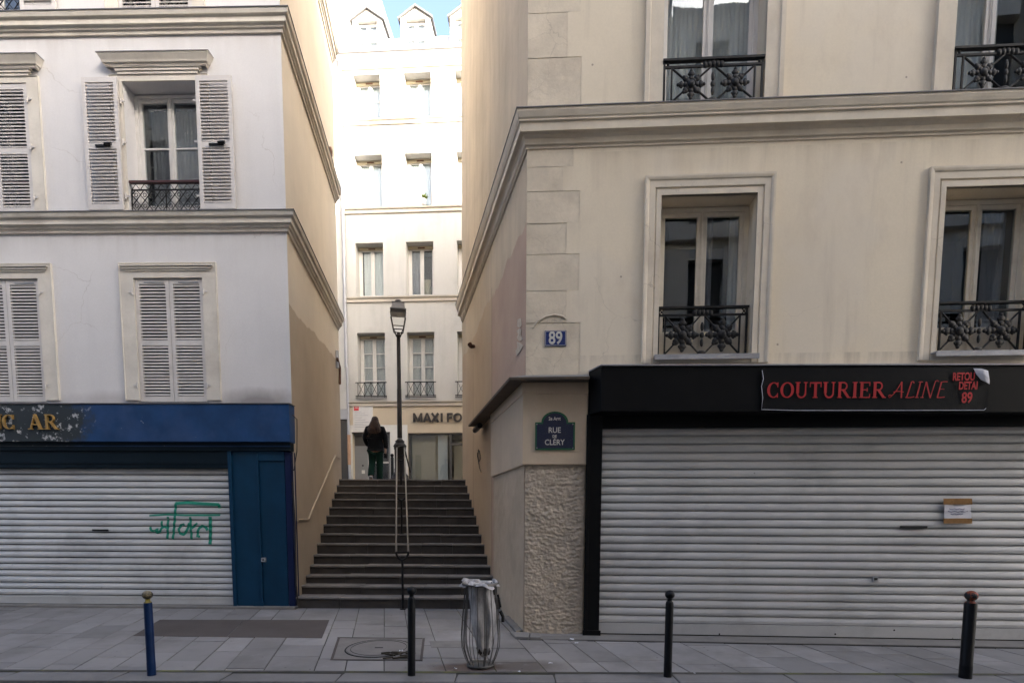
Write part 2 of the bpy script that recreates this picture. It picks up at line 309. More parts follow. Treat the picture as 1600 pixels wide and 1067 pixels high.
M['threshold'] = surf('threshold stone', (0.17, 0.16, 0.15), rough=0.8, var=0.2, scale=4, grain=60, bump=0.3)
M['far_plaster'] = surf('far pale plaster', (0.49, 0.475, 0.445), var=0.06, scale=0.6, grain=30, bump=0.1, stain=(0.33, 0.305, 0.27), stain_amt=0.5, stain_scale=0.7, streak=0.25)
M['far_trim'] = surf('far stone bands', (0.50, 0.455, 0.39), var=0.1, scale=2, grain=30, stain=(0.45, 0.38, 0.3), stain_amt=0.4)
M['far_shop'] = surf('cream shop render', (0.54, 0.45, 0.335), var=0.07, scale=0.8, grain=30)
M['far_white'] = surf('white shop piers', (0.66, 0.64, 0.60), var=0.06, scale=1, grain=30)
M['far_grey'] = surf('grey metal door', (0.22, 0.22, 0.22), rough=0.5, var=0.06, scale=2)
M['far_anthracite'] = surf('anthracite frames', (0.07, 0.065, 0.06), rough=0.5)
M['far_lintel'] = surf('ochre lintels', (0.42, 0.36, 0.25), var=0.08, scale=2)
M['far_room'] = surf('shop interior', (0.32, 0.28, 0.22), var=0.15, scale=1)
M['blind'] = surf('white blind', (0.78, 0.78, 0.76), rough=0.9, var=0.04, scale=2)
M['letter_brown'] = surf('dark brown letters', (0.05, 0.04, 0.035), rough=0.5)
M['roof_zinc'] = surf('pale zinc roof', (0.52, 0.52, 0.53), rough=0.5, metal=0.2, var=0.1, scale=2)
M['pipe_grey'] = surf('grey drainpipe', (0.36, 0.36, 0.38), rough=0.5, metal=0.2, var=0.1, scale=3)
M['pipe_copper'] = surf('copper coloured pipe foot', (0.42, 0.25, 0.16), rough=0.5, metal=0.2, var=0.2, scale=4)
M['flake'] = surf('torn poster paper', (0.56, 0.50, 0.42), rough=0.9, var=0.25, scale=12, grain=60, stain=(0.35, 0.28, 0.22), stain_amt=0.8, stain_scale=14)
M['leaf'] = surf('leaf green', (0.16, 0.21, 0.05), rough=0.7, var=0.3, scale=14)
M['terracotta'] = surf('terracotta', (0.30, 0.12, 0.06), rough=0.8)
M['opp'] = surf('opposite plaster', (0.60, 0.55, 0.47), var=0.08, scale=0.8, streak=0.1)
M['skin'] = flat('skin', (0.50, 0.30, 0.22), 0.5)
M['hair'] = surf('brown hair', (0.028, 0.012, 0.008), rough=0.6, spec=0.2, var=0.35, scale=14, streak=0.5, bump=0.4, bdist=0.003)
M['hair_tip'] = surf('faded hair ends', (0.060, 0.036, 0.024), rough=0.6, spec=0.2, var=0.3, scale=14, streak=0.5, bump=0.4, bdist=0.003)
M['coat'] = surf('black jacket cloth', (0.007, 0.007, 0.008), rough=0.9, var=0.3, scale=8, bump=0.4, spec=0.15)
M['trousers'] = surf('dark green trousers', (0.003, 0.022, 0.014), rough=0.85, var=0.3, scale=6, bump=0.4, spec=0.2)
M['shoe'] = flat('black shoe leather', (0.012, 0.011, 0.011), 0.4)
M['sole'] = flat('white sole', (0.5, 0.48, 0.45), 0.6)
M['cable'] = flat('dark cable', (0.03, 0.025, 0.022), 0.6)
M['emblem_red'] = flat('red emblem', (0.55, 0.03, 0.04), 0.5)
M['bark_brown'] = surf('rotten wood', (0.045, 0.036, 0.024), rough=0.9, var=0.4, scale=14, bump=0.5)
M['rust_iron'] = surf('rusty iron', (0.11, 0.05, 0.028), rough=0.8, var=0.4, scale=18, bump=0.3)

# ------------------------------------------------------------------ mesh helpers
class MB:
    def __init__(s): s.v = []; s.f = []; s.mi = []; s.mats = []; s.sm = []
    def _m(s, m):
        if m not in s.mats: s.mats.append(m)
        return s.mats.index(m)
    def face(s, pts, m, smooth=False):
        b = len(s.v); s.v += [tuple(p) for p in pts]; s.f.append(tuple(range(b, b + len(pts)))); s.mi.append(s._m(m)); s.sm.append(smooth)
    def grid(s, rows, m, smooth=True, closed=False):
        """rows: list of lists of points, shared vertices"""
        b = len(s.v); n = len(rows[0])
        for r in rows: s.v += [tuple(p) for p in r]
        k = s._m(m)
        for i in range(len(rows) - 1):
            for j in range(n if closed else n - 1):
                j2 = (j + 1) % n
                s.f.append((b + i * n + j, b + i * n + j2, b + (i + 1) * n + j2, b + (i + 1) * n + j)); s.mi.append(k); s.sm.append(smooth)
    def box(s, x0, x1, y0, y1, z0, z1, m):
        p = [(x0, y0, z0), (x1, y0, z0), (x1, y1, z0), (x0, y1, z0), (x0, y0, z1), (x1, y0, z1), (x1, y1, z1), (x0, y1, z1)]
        b = len(s.v); s.v += p; k = s._m(m)
        for q in ((0, 3, 2, 1), (4, 5, 6, 7), (0, 1, 5, 4), (1, 2, 6, 5), (2, 3, 7, 6), (3, 0, 4, 7)):
            s.f.append(tuple(b + i for i in q)); s.mi.append(k); s.sm.append(False)
    def obox(s, o, ax, ay, az, m):
        """box from corner o with edge vectors"""
        o, ax, ay, az = map(Vector, (o, ax, ay, az))
        p = [o, o + ax, o + ax + ay, o + ay, o + az, o + ax + az, o + ax + ay + az, o + ay + az]
        b = len(s.v); s.v += [tuple(q) for q in p]; k = s._m(m)
        for q in ((0, 3, 2, 1), (4, 5, 6, 7), (0, 1, 5, 4), (1, 2, 6, 5), (2, 3, 7, 6), (3, 0, 4, 7)):
            s.f.append(tuple(b + i for i in q)); s.mi.append(k); s.sm.append(False)
    def prism(s, poly, d, m, ):
        """closed polygon (3-D points) extruded by vector d"""
        d = Vector(d); a = [Vector(p) for p in poly]; c = [p + d for p in a]; n = len(a)
        s.face(a, m); s.face(list(reversed(c)), m)
        for i in range(n):
            j = (i + 1) % n; s.face([a[j], a[i], c[i], c[j]], m)
    def tube(s, path, r, m, n=8, caps=True, flatz=1.0):
        path = [Vector(p) for p in path]; rr = r if isinstance(r, (list, tuple)) else [r] * len(path)
        rows = []; prev = None
        for i, p in enumerate(path):
            d = (path[min(i + 1, len(path) - 1)] - path[max(i - 1, 0)])
            if d.length < 1e-9: d = Vector((0, 0, 1))
            d.normalize()
            if prev is None:
                a = Vector((0, 0, 1)) if abs(d.z) < 0.9 else Vector((1, 0, 0)); x = d.cross(a).normalized()
            else:
                x = (prev - d * prev.dot(d)).normalized()
            prev = x; y = d.cross(x)
            rows.append([p + (x * math.cos(2 * math.pi * k / n) + y * math.sin(2 * math.pi * k / n)) * rr[i] for k in range(n)])
        s.grid(rows, m, True, True)
        if caps: s.face(list(reversed(rows[0])), m); s.face(rows[-1], m)
    def lathe(s, c, prof, m, n=20, sx=1.0, sy=1.0):
        """prof: list of (r, z)"""
        rows = [[(c[0] + r * sx * math.cos(2 * math.pi * k / n), c[1] + r * sy * math.sin(2 * math.pi * k / n), c[2] + z) for k in range(n)] for r, z in prof]
        s.grid(rows, m, True, True)
        if prof[0][0] > 1e-4: s.face(list(reversed(rows[0])), m)
        if prof[-1][0] > 1e-4: s.face(rows[-1], m)
    def ball(s, c, rx, ry, rz, m, n=12, k=7):
        rows = []
        for i in range(k + 1):
            a = -math.pi / 2 + math.pi * i / k; cr = max(math.cos(a), 1e-3)
            rows.append([(c[0] + rx * cr * math.cos(2 * math.pi * j / n), c[1] + ry * cr * math.sin(2 * math.pi * j / n), c[2] + rz * math.sin(a)) for j in range(n)])
        s.grid(rows, m, True, True)
    def wall(s, u0, u1, z0, z1, ops, m, y=0.0, reveal=None, depth=0.25, cuts=()):
        """front sheet with rectangular openings and their reveals; cuts = cells left out without reveal"""
        us = sorted({u0, u1, *[o[i] for o in list(ops) + list(cuts) for i in (0, 1)]}); zs = sorted({z0, z1, *[o[i] for o in list(ops) + list(cuts) for i in (2, 3)]})
        us = [u for u in us if u0 <= u <= u1]; zs = [z for z in zs if z0 <= z <= z1]
        for i in range(len(us) - 1):
            for j in range(len(zs) - 1):
                uc, zc = (us[i] + us[i + 1]) / 2, (zs[j] + zs[j + 1]) / 2
                if any(o[0] < uc < o[1] and o[2] < zc < o[3] for o in list(ops) + list(cuts)): continue
                s.face([(us[i], y, zs[j]), (us[i + 1], y, zs[j]), (us[i + 1], y, zs[j + 1]), (us[i], y, zs[j + 1])], m)
        rm = reveal or m
        for o in ops:
            a, b, c, d = o[:4]; D = o[4] if len(o) > 4 else depth; y2 = y + D
            s.face([(a, y, c), (a, y, d), (a, y2, d), (a, y2, c)], rm); s.face([(b, y, d), (b, y, c), (b, y2, c), (b, y2, d)], rm)
            s.face([(a, y, d), (b, y, d), (b, y2, d), (a, y2, d)], rm); s.face([(b, y, c), (a, y, c), (a, y2, c), (b, y2, c)], rm)
    def room(s, a, b, c, d, y0, dep, m, front=False):
        """dim box behind a window"""
        e = 0.12; a -= e; b += e; c -= e; d += e; y1 = y0 + dep
        s.face([(a, y1, c), (b, y1, c), (b, y1, d), (a, y1, d)], m); s.face([(a, y0, c), (a, y1, c), (a, y1, d), (a, y0, d)], m)
        s.face([(b, y0, d), (b, y1, d), (b, y1, c), (b, y0, c)], m); s.face([(a, y0, d), (a, y1, d), (b, y1, d), (b, y0, d)], m)
        s.face([(a, y0, c), (b, y0, c), (b, y1, c), (a, y1, c)], m)
    def sweep(s, path, prof, m, mats=None):
        """moulding: prof (out, z) along an open xy path; outside is to the right of travel"""
        P = [Vector((p[0], p[1])) for p in path]; rows = []
        for i, p in enumerate(P):
            ns = []
            if i > 0: d = (P[i] - P[i - 1]).normalized(); ns.append(Vector((d.y, -d.x)))
            if i < len(P) - 1: d = (P[i + 1] - P[i]).normalized(); ns.append(Vector((d.y, -d.x)))
            if len(ns) == 2:
                b = (ns[0] + ns[1]).normalized(); b = b / max(0.2, b.dot(ns[0]))
            else: b = ns[0]
            rows.append([(p.x + b.x * o, p.y + b.y * o, z) for o, z in prof])
        for j in range(len(prof) - 1):
            mm = mats[j] if mats else m
            for i in range(len(rows) - 1):
                s.face([rows[i][j], rows[i + 1][j], rows[i + 1][j + 1], rows[i][j + 1]], mm)
        s.face(rows[0], m); s.face(list(reversed(rows[-1])), m)
    def build(s, name, parent=None, bevel=0.0, seg=2, loc=None, rotz=0.0):
        me = bpy.data.meshes.new(name); me.from_pydata(s.v, [], s.f)
        for mm in s.mats: me.materials.append(M[mm])
        me.polygons.foreach_set('material_index', s.mi); me.polygons.foreach_set('use_smooth', s.sm)
        me.update()
        o = bpy.data.objects.new(name, me); col.objects.link(o)
        if parent is not None: o.parent = parent
        if loc is not None: o.location = loc
        o.rotation_euler.z = rotz
        if bevel:
            b = o.modifiers.new('bevel', 'BEVEL'); b.width = bevel; b.segments = seg; b.limit_method = 'ANGLE'; b.angle_limit = R(50)
            bm = bmesh.new(); bm.from_mesh(me); bmesh.ops.remove_doubles(bm, verts=bm.verts, dist=1e-5); bmesh.ops.recalc_face_normals(bm, faces=bm.faces); bm.to_mesh(me); bm.free()
        return o
def tag(o, label, cat, group=None, kind=None):
    if label: o['label'] = label
    if cat: o['category'] = cat
    if group: o['group'] = group
    if kind: o['kind'] = kind
    return o
def empty(name, loc, label, cat, group=None, rotz=0.0):
    o = bpy.data.objects.new(name, None); col.objects.link(o); o.location = loc; o.rotation_euler.z = rotz; o.empty_display_size = 0.2
    return tag(o, label, cat, group)
def structure(o): o['kind'] = 'structure'; return o
def copy_tree(o, parent=None):
    c = o.copy(); col.objects.link(c)
    if parent is not None: c.parent = parent
    for ch in list(o.children): copy_tree(ch, c)
    return c
def text_mb(mb, body, size, m, place, extrude=0.006, bold=0.0, shear=0.0, xscale=1.0, align='CENTER'):
    """Lettering from the built-in font; place(x, y, z) maps letter plane to mesh coordinates"""
    cu = bpy.data.curves.new('lettering', 'FONT'); cu.body = body; cu.size = size; cu.extrude = extrude; cu.offset = bold; cu.shear = shear
    cu.align_x = align; cu.align_y = 'CENTER'; cu.resolution_u = 4
    o = bpy.data.objects.new('lettering', cu); col.objects.link(o)
    dg = bpy.context.evaluated_depsgraph_get(); me = bpy.data.meshes.new_from_object(o.evaluated_get(dg))
    for p in me.polygons:
        mb.face([place(me.vertices[i].co.x * xscale, me.vertices[i].co.y, me.vertices[i].co.z) for i in p.vertices], m)
    bpy.data.objects.remove(o); bpy.data.curves.remove(cu); bpy.data.meshes.remove(me)

# serif and script letters drawn as strokes: (points, half width start, half width end) in a 1-high box
def arc(cx, cy, rx, ry, a0, a1, n=14):
    return [(cx + rx * math.cos(R(a0 + (a1 - a0) * i / n)), cy + ry * math.sin(R(a0 + (a1 - a0) * i / n))) for i in range(n + 1)]
def ring(cx, cy, rx, ry, a0, a1, thick, thin, n=28):
    """stroke whose width is greatest at the sides of the letter"""
    pts = arc(cx, cy, rx, ry, a0, a1, n)
    return (pts, [thin + (thick - thin) * abs(math.cos(R(a0 + (a1 - a0) * i / n))) ** 1.5 for i in range(n + 1)])
S_, T_ = 0.085, 0.03
def stem(x, y0=0.0, y1=1.0, w=S_): return ([(x, y0), (x, y1)], w)
def ser(x, y, l=0.15, w=0.028): return ([(x - l, y + (w if y < 0.5 else -w)), (x + l, y + (w if y < 0.5 else -w))], w)
SERIF = {
 'C': (0.80, [ring(0.42, 0.5, 0.32, 0.46, 48, 312, S_, T_), ([(0.66, 0.98), (0.66, 0.68)], 0.028), ([(0.66, 0.02), (0.66, 0.30)], 0.028)]),
 'O': (0.90, [ring(0.45, 0.5, 0.34, 0.46, 0, 360, S_, T_, 36)]),
 'U': (0.88, [stem(0.2, 0.3), ([(0.2, 0.3)] + arc(0.44, 0.3, 0.24, 0.27, 180, 360), 0.05), stem(0.68, 0.3, 1, 0.04), ser(0.2, 1), ser(0.68, 1, 0.12)]),
 'T': (0.82, [stem(0.41), ([(0.06, 0.95), (0.76, 0.95)], 0.045), ([(0.08, 0.97), (0.08, 0.68)], 0.025), ([(0.74, 0.97), (0.74, 0.68)], 0.025), ser(0.41, 0)]),
 'R': (0.90, [stem(0.2), ([(0.2, 0.965)] + [(0.42, 0.965)] + arc(0.42, 0.735, 0.2, 0.23, 90, -90) + [(0.2, 0.505)], 0.042), ([(0.42, 0.5), (0.74, 0.03)], 0.075), ser(0.2, 0), ser(0.2, 1, 0.11), ser(0.78, 0, 0.1)]),
 'I': (0.44, [stem(0.22), ser(0.22, 0), ser(0.22, 1)]),
 'E': (0.80, [stem(0.2), ([(0.2, 0.965), (0.68, 0.965)], 0.035), ([(0.2, 0.51), (0.52, 0.51)], 0.03), ([(0.2, 0.035), (0.70, 0.035)], 0.035), ([(0.67, 0.98), (0.67, 0.75)], 0.025), ([(0.69, 0.02), (0.69, 0.27)], 0.025), ([(0.52, 0.62), (0.52, 0.4)], 0.022), ser(0.16, 0, 0.11), ser(0.16, 1, 0.11)]),
 'A': (0.92, [([(0.46, 1.0), (0.16, 0.03)], 0.035), ([(0.44, 1.0), (0.76, 0.03)], 0.085), ([(0.26, 0.33), (0.62, 0.33)], 0.03), ser(0.15, 0, 0.12), ser(0.76, 0, 0.14)]),
 'L': (0.74, [stem(0.2), ([(0.2, 0.035), (0.64, 0.035)], 0.035), ser(0.2, 1), ([(0.64, 0.02), (0.64, 0.25)], 0.025)]),
 'N': (0.92, [stem(0.18, 0, 1, 0.03), ([(0.18, 0.97), (0.74, 0.03)], 0.085), stem(0.74, 0, 1, 0.03), ser(0.18, 0, 0.11), ser(0.15, 1, 0.12), ser(0.74, 1, 0.11)]),
}
BLOCK = {'M': (1.0, [([(0.1, 0), (0.1, 1)], 0.095), ([(0.86, 0), (0.86, 1)], 0.095), ([(0.12, 0.94), (0.48, 0.10)], 0.085), ([(0.48, 0.10), (0.84, 0.94)], 0.085)]),
 'A': (0.9, [([(0.06, 0), (0.42, 0.99)], 0.09), ([(0.42, 0.99), (0.78, 0)], 0.09), ([(0.2, 0.27), (0.64, 0.27)], 0.075)]),
 'X': (0.86, [([(0.05, 0), (0.73, 1)], 0.1), ([(0.05, 1), (0.73, 0)], 0.1)]), 'I': (0.36, [([(0.15, 0), (0.15, 1)], 0.1)]),
 'F': (0.74, [([(0.12, 0), (0.12, 1)], 0.1), ([(0.12, 0.91), (0.64, 0.91)], 0.09), ([(0.12, 0.50), (0.56, 0.50)], 0.085)]), 'O': (1.02, [ring(0.48, 0.5, 0.38, 0.41, 0, 360, 0.1, 0.085, 36)])}
def _wave(x0, y0, x1, y1, sag=0.06, n=10):
    return [(x0 + (x1 - x0) * i / n, y0 + (y1 - y0) * i / n + sag * math.sin(math.pi * i / n)) for i in range(n + 1)]
SCRIPT = {
 'A': (0.86, [(_wave(-0.10, 0.02, 0.62, 1.0, -0.12), 0.022), ([(0.62, 1.0), (0.66, 0.0)], 0.04), (_wave(0.12, 0.36, 0.78, 0.36, 0.05), 0.02), (arc(-0.08, 0.1, 0.09, 0.09, 20, 260), 0.022)]),
 'L': (0.66, [(_wave(0.14, 0.05, 0.40, 1.0, -0.02), 0.035), (_wave(0.05, 0.04, 0.62, 0.08, -0.04), 0.024), (arc(0.46, 0.93, 0.09, 0.08, 180, -20), 0.022)]),
 'I': (0.42, [(_wave(0.12, 0.0, 0.32, 1.0, 0.0), 0.036), (_wave(0.02, 0.02, 0.24, 0.02, 0.02), 0.02), (_wave(0.2, 0.98, 0.46, 0.98, 0.02), 0.02)]),
 'N': (0.92, [(_wave(0.06, 0.0, 0.26, 1.0, 0.0), 0.022), ([(0.26, 1.0), (0.58, 0.0)], 0.042), (_wave(0.58, 0.0, 0.86, 1.05, 0.02), 0.02), (arc(0.95, 1.0, 0.09, 0.07, 180, 0), 0.02), (_wave(-0.06, 0.02, 0.14, 0.02, 0.02), 0.02)]),
 'E': (0.74, [(_wave(0.12, 0.03, 0.32, 1.0, 0.0), 0.036), (_wave(0.30, 0.97, 0.70, 1.0, 0.02), 0.024), (_wave(0.22, 0.52, 0.52, 0.54, 0.02), 0.02), (_wave(0.08, 0.03, 0.58, 0.06, -0.02), 0.024)]),
}
def stroke(mb, pts, hw, m, place, depth=0.004):
    """a flat ribbon with thickness along 2-D points"""
    n = len(pts); hw = hw if isinstance(hw, (list, tuple)) else [hw] * n
    L, Rr = [], []
    for i, p in enumerate(pts):
        a = pts[max(i - 1, 0)]; b = pts[min(i + 1, n - 1)]; dx, dy = b[0] - a[0], b[1] - a[1]; l = math.hypot(dx, dy) or 1
        nx, ny = -dy / l * hw[i], dx / l * hw[i]
        L.append((p[0] + nx, p[1] + ny)); Rr.append((p[0] - nx, p[1] - ny))
    for i in range(n - 1):
        a, b, c, d = L[i], L[i + 1], Rr[i + 1], Rr[i]
        mb.face([place(*a, depth), place(*d, depth), place(*c, depth), place(*b, depth)], m)
        mb.face([place(*a, 0), place(*a, depth), place(*b, depth), place(*b, 0)], m); mb.face([place(*d, depth), place(*d, 0), place(*c, 0), place(*c, depth)], m)
    mb.face([place(*L[0], 0), place(*Rr[0], 0), place(*Rr[0], depth), place(*L[0], depth)], m)
    mb.face([place(*L[-1], depth), place(*Rr[-1], depth), place(*Rr[-1], 0), place(*L[-1], 0)], m)
def letter(mb, table, ch, x0, size, m, place, xs=1.0, depth=0.004):
    wd, st = table[ch]
    for k, (pts, hw) in enumerate(st):
        e = depth + k * 0.0006
        h = [q * size for q in hw] if isinstance(hw, list) else hw * size
        stroke(mb, [(x0 + p[0] * size * xs, p[1] * size) for p in pts], h, m, place, e)
    return wd * size * xs

# ================================================================== THE SETTING
LF = Frame(-3.577, 9.103, 1.33)       # facade of the white house on the left
RF = Frame(0.18, 7.455, 3.3)          # facade of the beige house on the right
FF = Frame(-4.08, 19.5, 3.5)          # facade at the top of the steps
LD = Vector((-0.1378, 0.9905, 0))     # direction of the left alley wall
RD = Vector((-0.2164, 0.9763, 0))     # direction of the right alley wall
def left_wall_x(y): return -3.577 + (y - 9.103) * LD.x / LD.y
def right_wall_x(y): return 0.18 + (y - 7.455) * RD.x / RD.y

NOSE = [933, 915, 899, 883, 866.5, 849, 834, 819.5, 805, 792.4, 779.3, 769.6, 757.8, 748.6]
Y0S, TRD = 9.07, 0.33
STEPS = [(Y0S + k * TRD, at_depth(620, py, Y0S + k * TRD).z) for k, py in enumerate(NOSE)]
ZTOP = STEPS[-1][1]

g = MB(); g.box(-60, 60, -40, 5.41, -0.6, -0.105, 'asphalt'); structure(g.build('road'))
g = MB()
rng = random.Random(3)
x = -14.0
while x < 14:
    L = rng.uniform(0.9, 1.3)
    g.box(x + 0.004, x + L - 0.004, 5.41, 5.725, -0.4, -0.003 + rng.uniform(-0.002, 0.002), 'kerb'); x += L
structure(g.build('kerb', bevel=0.012))
g = MB()
g.face([(-14, 5.42, pave_z(5.42) - 0.006), (14, 5.42, pave_z(5.42) - 0.006), (14, 9.6, pave_z(9.6) - 0.006), (-14, 9.6, pave_z(9.6) - 0.006)], 'mortar')
g.face([(-14, 5.70, pave_z(5.70) + 0.001), (14, 5.70, pave_z(5.70) + 0.001), (14, 5.757, pave_z(5.757) + 0.001), (-14, 5.757, pave_z(5.757) + 0.001)], 'moss')
structure(g.build('pavement_bed'))
g = MB(); SK = -0.23
x = -15.0
while x < 17:
    W = rng.choice((0.33, 0.42, 0.46, 0.54)); y = 5.75 - rng.uniform(0, 0.5)
    while y < 9.5:
        Ln = rng.uniform(0.45, 0.95); a, b = max(y, 5.75), min(y + Ln, 9.5)
        if b - a > 0.03:
            dz = rng.uniform(-0.003, 0.003); e = rng.uniform(0.0035, 0.007)
            q = [(x + e + SK * (a - 5.75), a + e), (x + W - e + SK * (a - 5.75), a + e), (x + W - e + SK * (b - 5.75), b - e), (x + e + SK * (b - 5.75), b - e)]
            g.prism([(p[0], p[1], pave_z(p[1]) + dz) for p in reversed(q)], (0, 0, -0.03), 'slab')
        y += Ln
    x += W
structure(g.build('pavement', bevel=0.003, seg=1))
g = MB()
q = [ground(*p) for p in ((208, 993), (503, 996.6), (514.5, 968.5), (250, 968))]
mid0 = q[0].lerp(q[1], 0.50); mid1 = q[3].lerp(q[2], 0.50); up = Vector((0, 0, 0.005))
for a, b, c, d in ((q[0], mid0 - Vector((.004, 0, 0)), mid1 - Vector((.004, 0, 0)), q[3]), (mid0 + Vector((.004, 0, 0)), q[1], q[2], mid1 + Vector((.004, 0, 0)))):
    g.prism([v + up for v in (d, c, b, a)], (0, 0, -0.012), 'patch')
structure(g.build('asphalt_patch'))
# street at the top of the steps
g = MB()
yl = STEPS[-1][0] + 0.28
g.prism([(left_wall_x(yl) - 0.05, yl, ZTOP), (right_wall_x(yl) + 0.05, yl, ZTOP), (right_wall_x(13.6) + 0.05, 13.6, ZTOP), (14, 13.6, ZTOP), (14, 30, ZTOP), (-22, 30, ZTOP), (-22, 13.6, ZTOP), (left_wall_x(13.6) - 0.05, 13.6, ZTOP)][::-1], (0, 0, -0.5), 'asphalt')
structure(g.build('upper_street'))

# ------------------------------------------------------------------ staircase
st = empty('stone_staircase', (-1.9, Y0S, pave_z(Y0S)), 'long dark stone staircase climbing the alley between the two houses', 'staircase')
for k, (y, z) in enumerate(STEPS):
    b = MB(); o = Vector(st.location)
    z0 = (STEPS[k - 1][1] if k else pave_z(Y0S)) - 0.06
    y1 = y + TRD + 0.06 if k < 13 else y + 0.32
    xl, xr = left_wall_x(y) - 0.06, right_wall_x(y) + 0.06
    yaw = 0.006
    def P(x, yy, zz): return (x - o.x, yy - o.y - (x + 1.9) * yaw, zz - o.z)
    cuts = sorted([xl, xr] + [xl + (xr - xl) * f for f in ((0.31, 0.62, 0.8) if k % 2 else (0.22, 0.5, 0.74))])
    for i in range(len(cuts) - 1):
        a, c = cuts[i] + 0.002, cuts[i + 1] - 0.002; jz = rng.uniform(-0.007, 0.004); jy = rng.uniform(-0.009, 0.006)
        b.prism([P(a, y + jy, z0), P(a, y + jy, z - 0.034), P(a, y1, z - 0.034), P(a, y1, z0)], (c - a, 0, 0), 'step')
        b.prism([P(a, y - 0.022 + jy, z - 0.033 + jz), P(a, y - 0.022 + jy, z + jz), P(a, y1, z + jz), P(a, y1, z - 0.033 + jz)], (c - a, 0, 0), 'step_tread_skylit')
    b.build('step', st, bevel=0.007, seg=2)

# ================================================================== window parts
def shutter_leaf(mb, a, b, c, d, y, m='shutter_white', th=0.035, gap=True, bar=False):
    s, rt, rm = 0.058, 0.075, 0.085
    mb.box(a, a + s, y, y + th, c, d, m); mb.box(b - s, b, y, y + th, c, d, m)
    zm = c + (d - c) * 0.485
    for z0, z1 in ((c, c + 0.085), (zm - rm / 2, zm + rm / 2), (d - rt, d)): mb.box(a + s, b - s, y + 0.002, y + th - 0.002, z0, z1, m)
    for z0, z1 in ((c + 0.085, zm - rm / 2), (zm + rm / 2, d - rt)):
        n = max(1, round((z1 - z0) / 0.05)); p = (z1 - z0) / n
        for i in range(n):
            zz = z0 + i * p; mb.obox((a + s, y + 0.004, zz + 0.008), (b - a - 2 * s, 0, 0), (0, 0.026, 0.022), (0, -0.003, 0.017), m)

    if bar:
        mb.box(a + 0.5 * (b - a) - 0.1, a + 0.5 * (b - a) + 0.13, y - 0.02, y, zm - 0.016, zm + 0.012, 'iron')
        mb.tube([(a + 0.5 * (b - a) + 0.05, y - 0.03, zm + 0.012), (a + 0.5 * (b - a) + 0.16, y - 0.03, zm + 0.015)], 0.022, 'iron', 6)
def hinge_bits(mb, u, y, zs, side, m='shutter_white'):
    for z in zs:
        mb.tube([(u, y - 0.012, z - 0.045), (u, y - 0.012, z + 0.045)], 0.013, m, 6)
        mb.box(min(u, u + side * 0.06), max(u, u + side * 0.06), y - 0.012, y - 0.004, z - 0.012, z + 0.012, m)
def casement(parent, a, b, c, d, y, m, bars=(), glass='glass', fw=0.055, st=0.06, mid=0.11, curtain=None, name='window', cur_y=0.14, bottom=0.10):
    """French window: frame with two leaves, its two panes as children"""
    mb = MB()
    mb.box(a, b, y, y + 0.07, d - fw, d, m); mb.box(a, a + fw, y, y + 0.07, c, d - fw, m); mb.box(b - fw, b, y, y + 0.07, c, d - fw, m)
    mb.box(a + fw, b - fw, y - 0.002, y + 0.07, c, c + 0.05, m)
    xm = (a + b) / 2; yy = y + 0.012
    leafs = ((a + fw, xm), (xm, b - fw)); panes = []
    z0, z1 = c + 0.05, d - fw
    for i, (p, q) in enumerate(leafs):
        so, si = (st, mid / 2) if i == 0 else (mid / 2, st)
        yl = yy - (0.012 if i == 0 else 0.0) * 0
        mb.box(p, p + so, yy, yy + 0.05, z0, z1, m); mb.box(q - si, q, yy, yy + 0.05, z0, z1, m)
        mb.box(p + so, q - si, yy + 0.001, yy + 0.049, z1 - st, z1, m); mb.box(p + so, q - si, yy + 0.001, yy + 0.049, z0, z0 + bottom, m)
        zz0, zz1 = z0 + bottom, z1 - st
        for f in bars: mb.box(p + so, q - si, yy + 0.006, yy + 0.044, zz0 + (zz1 - zz0) * f - 0.014, zz0 + (zz1 - zz0) * f + 0.014, m)
        panes.append((p + so, q - si, zz0, zz1))
    mb.box(xm - 0.022, xm + 0.022, yy - 0.016, yy, z0, z1, m)
    mb.tube([(xm, yy - 0.022, z0 + 0.1), (xm, yy - 0.022, z1 - 0.05)], 0.007, m, 6)
    fr = mb.build(name, parent, bevel=0.004, seg=1)
    for p, q, s0, s1 in panes:
        gm = MB(); gm.box(p - 0.004, q + 0.004, yy + 0.022, yy + 0.026, s0 - 0.004, s1 + 0.004, glass); gm.build('pane', fr)
    if curtain:
        for (fa, fb, cm, lo, hi) in curtain:
            cm_ = MB(); ua, ub = a + (b - a) * fa, a + (b - a) * fb; n = max(8, int((ub - ua) / 0.02)); ph = random.random() * 6
            top = [(ua + (ub - ua) * i / n, y + cur_y + 0.018 * math.sin(i * 1.9 + ph) + 0.012 * math.sin(i * 0.7), c + (d - c) * hi) for i in range(n + 1)]
            bot = [(ua + (ub - ua) * i / n, y + cur_y + 0.026 * math.sin(i * 1.9 + ph + 0.3) + 0.014 * math.sin(i * 0.73), c + (d - c) * lo) for i in range(n + 1)]
            cm_.grid([top, bot], cm, True); cm_.build('curtain', fr)
    return fr
def moulded(mb, inner, outer, prof, m, y=0.0, bottom=False):
    """mitred moulding between two rectangles (u0,u1,z0,z1); prof: (t, proud)"""
    def R4(t, o):
        k = [inner[i] + (outer[i] - inner[i]) * t for i in range(4)]
        return [(k[0], y - o, k[2]), (k[0], y - o, k[3]), (k[1], y - o, k[3]), (k[1], y - o, k[2])]
    rows = [R4(t, o) for t, o in prof]
    for j in range(len(rows) - 1):
        for i in range(3 if not bottom else 4):
            k = (i + 1) % 4
            mb.face([rows[j][i], rows[j][k], rows[j + 1][k], rows[j + 1][i]], m)
    if not bottom:
        mb.face([r[0] for r in rows], m); mb.face([r[3] for r in reversed(rows)], m)
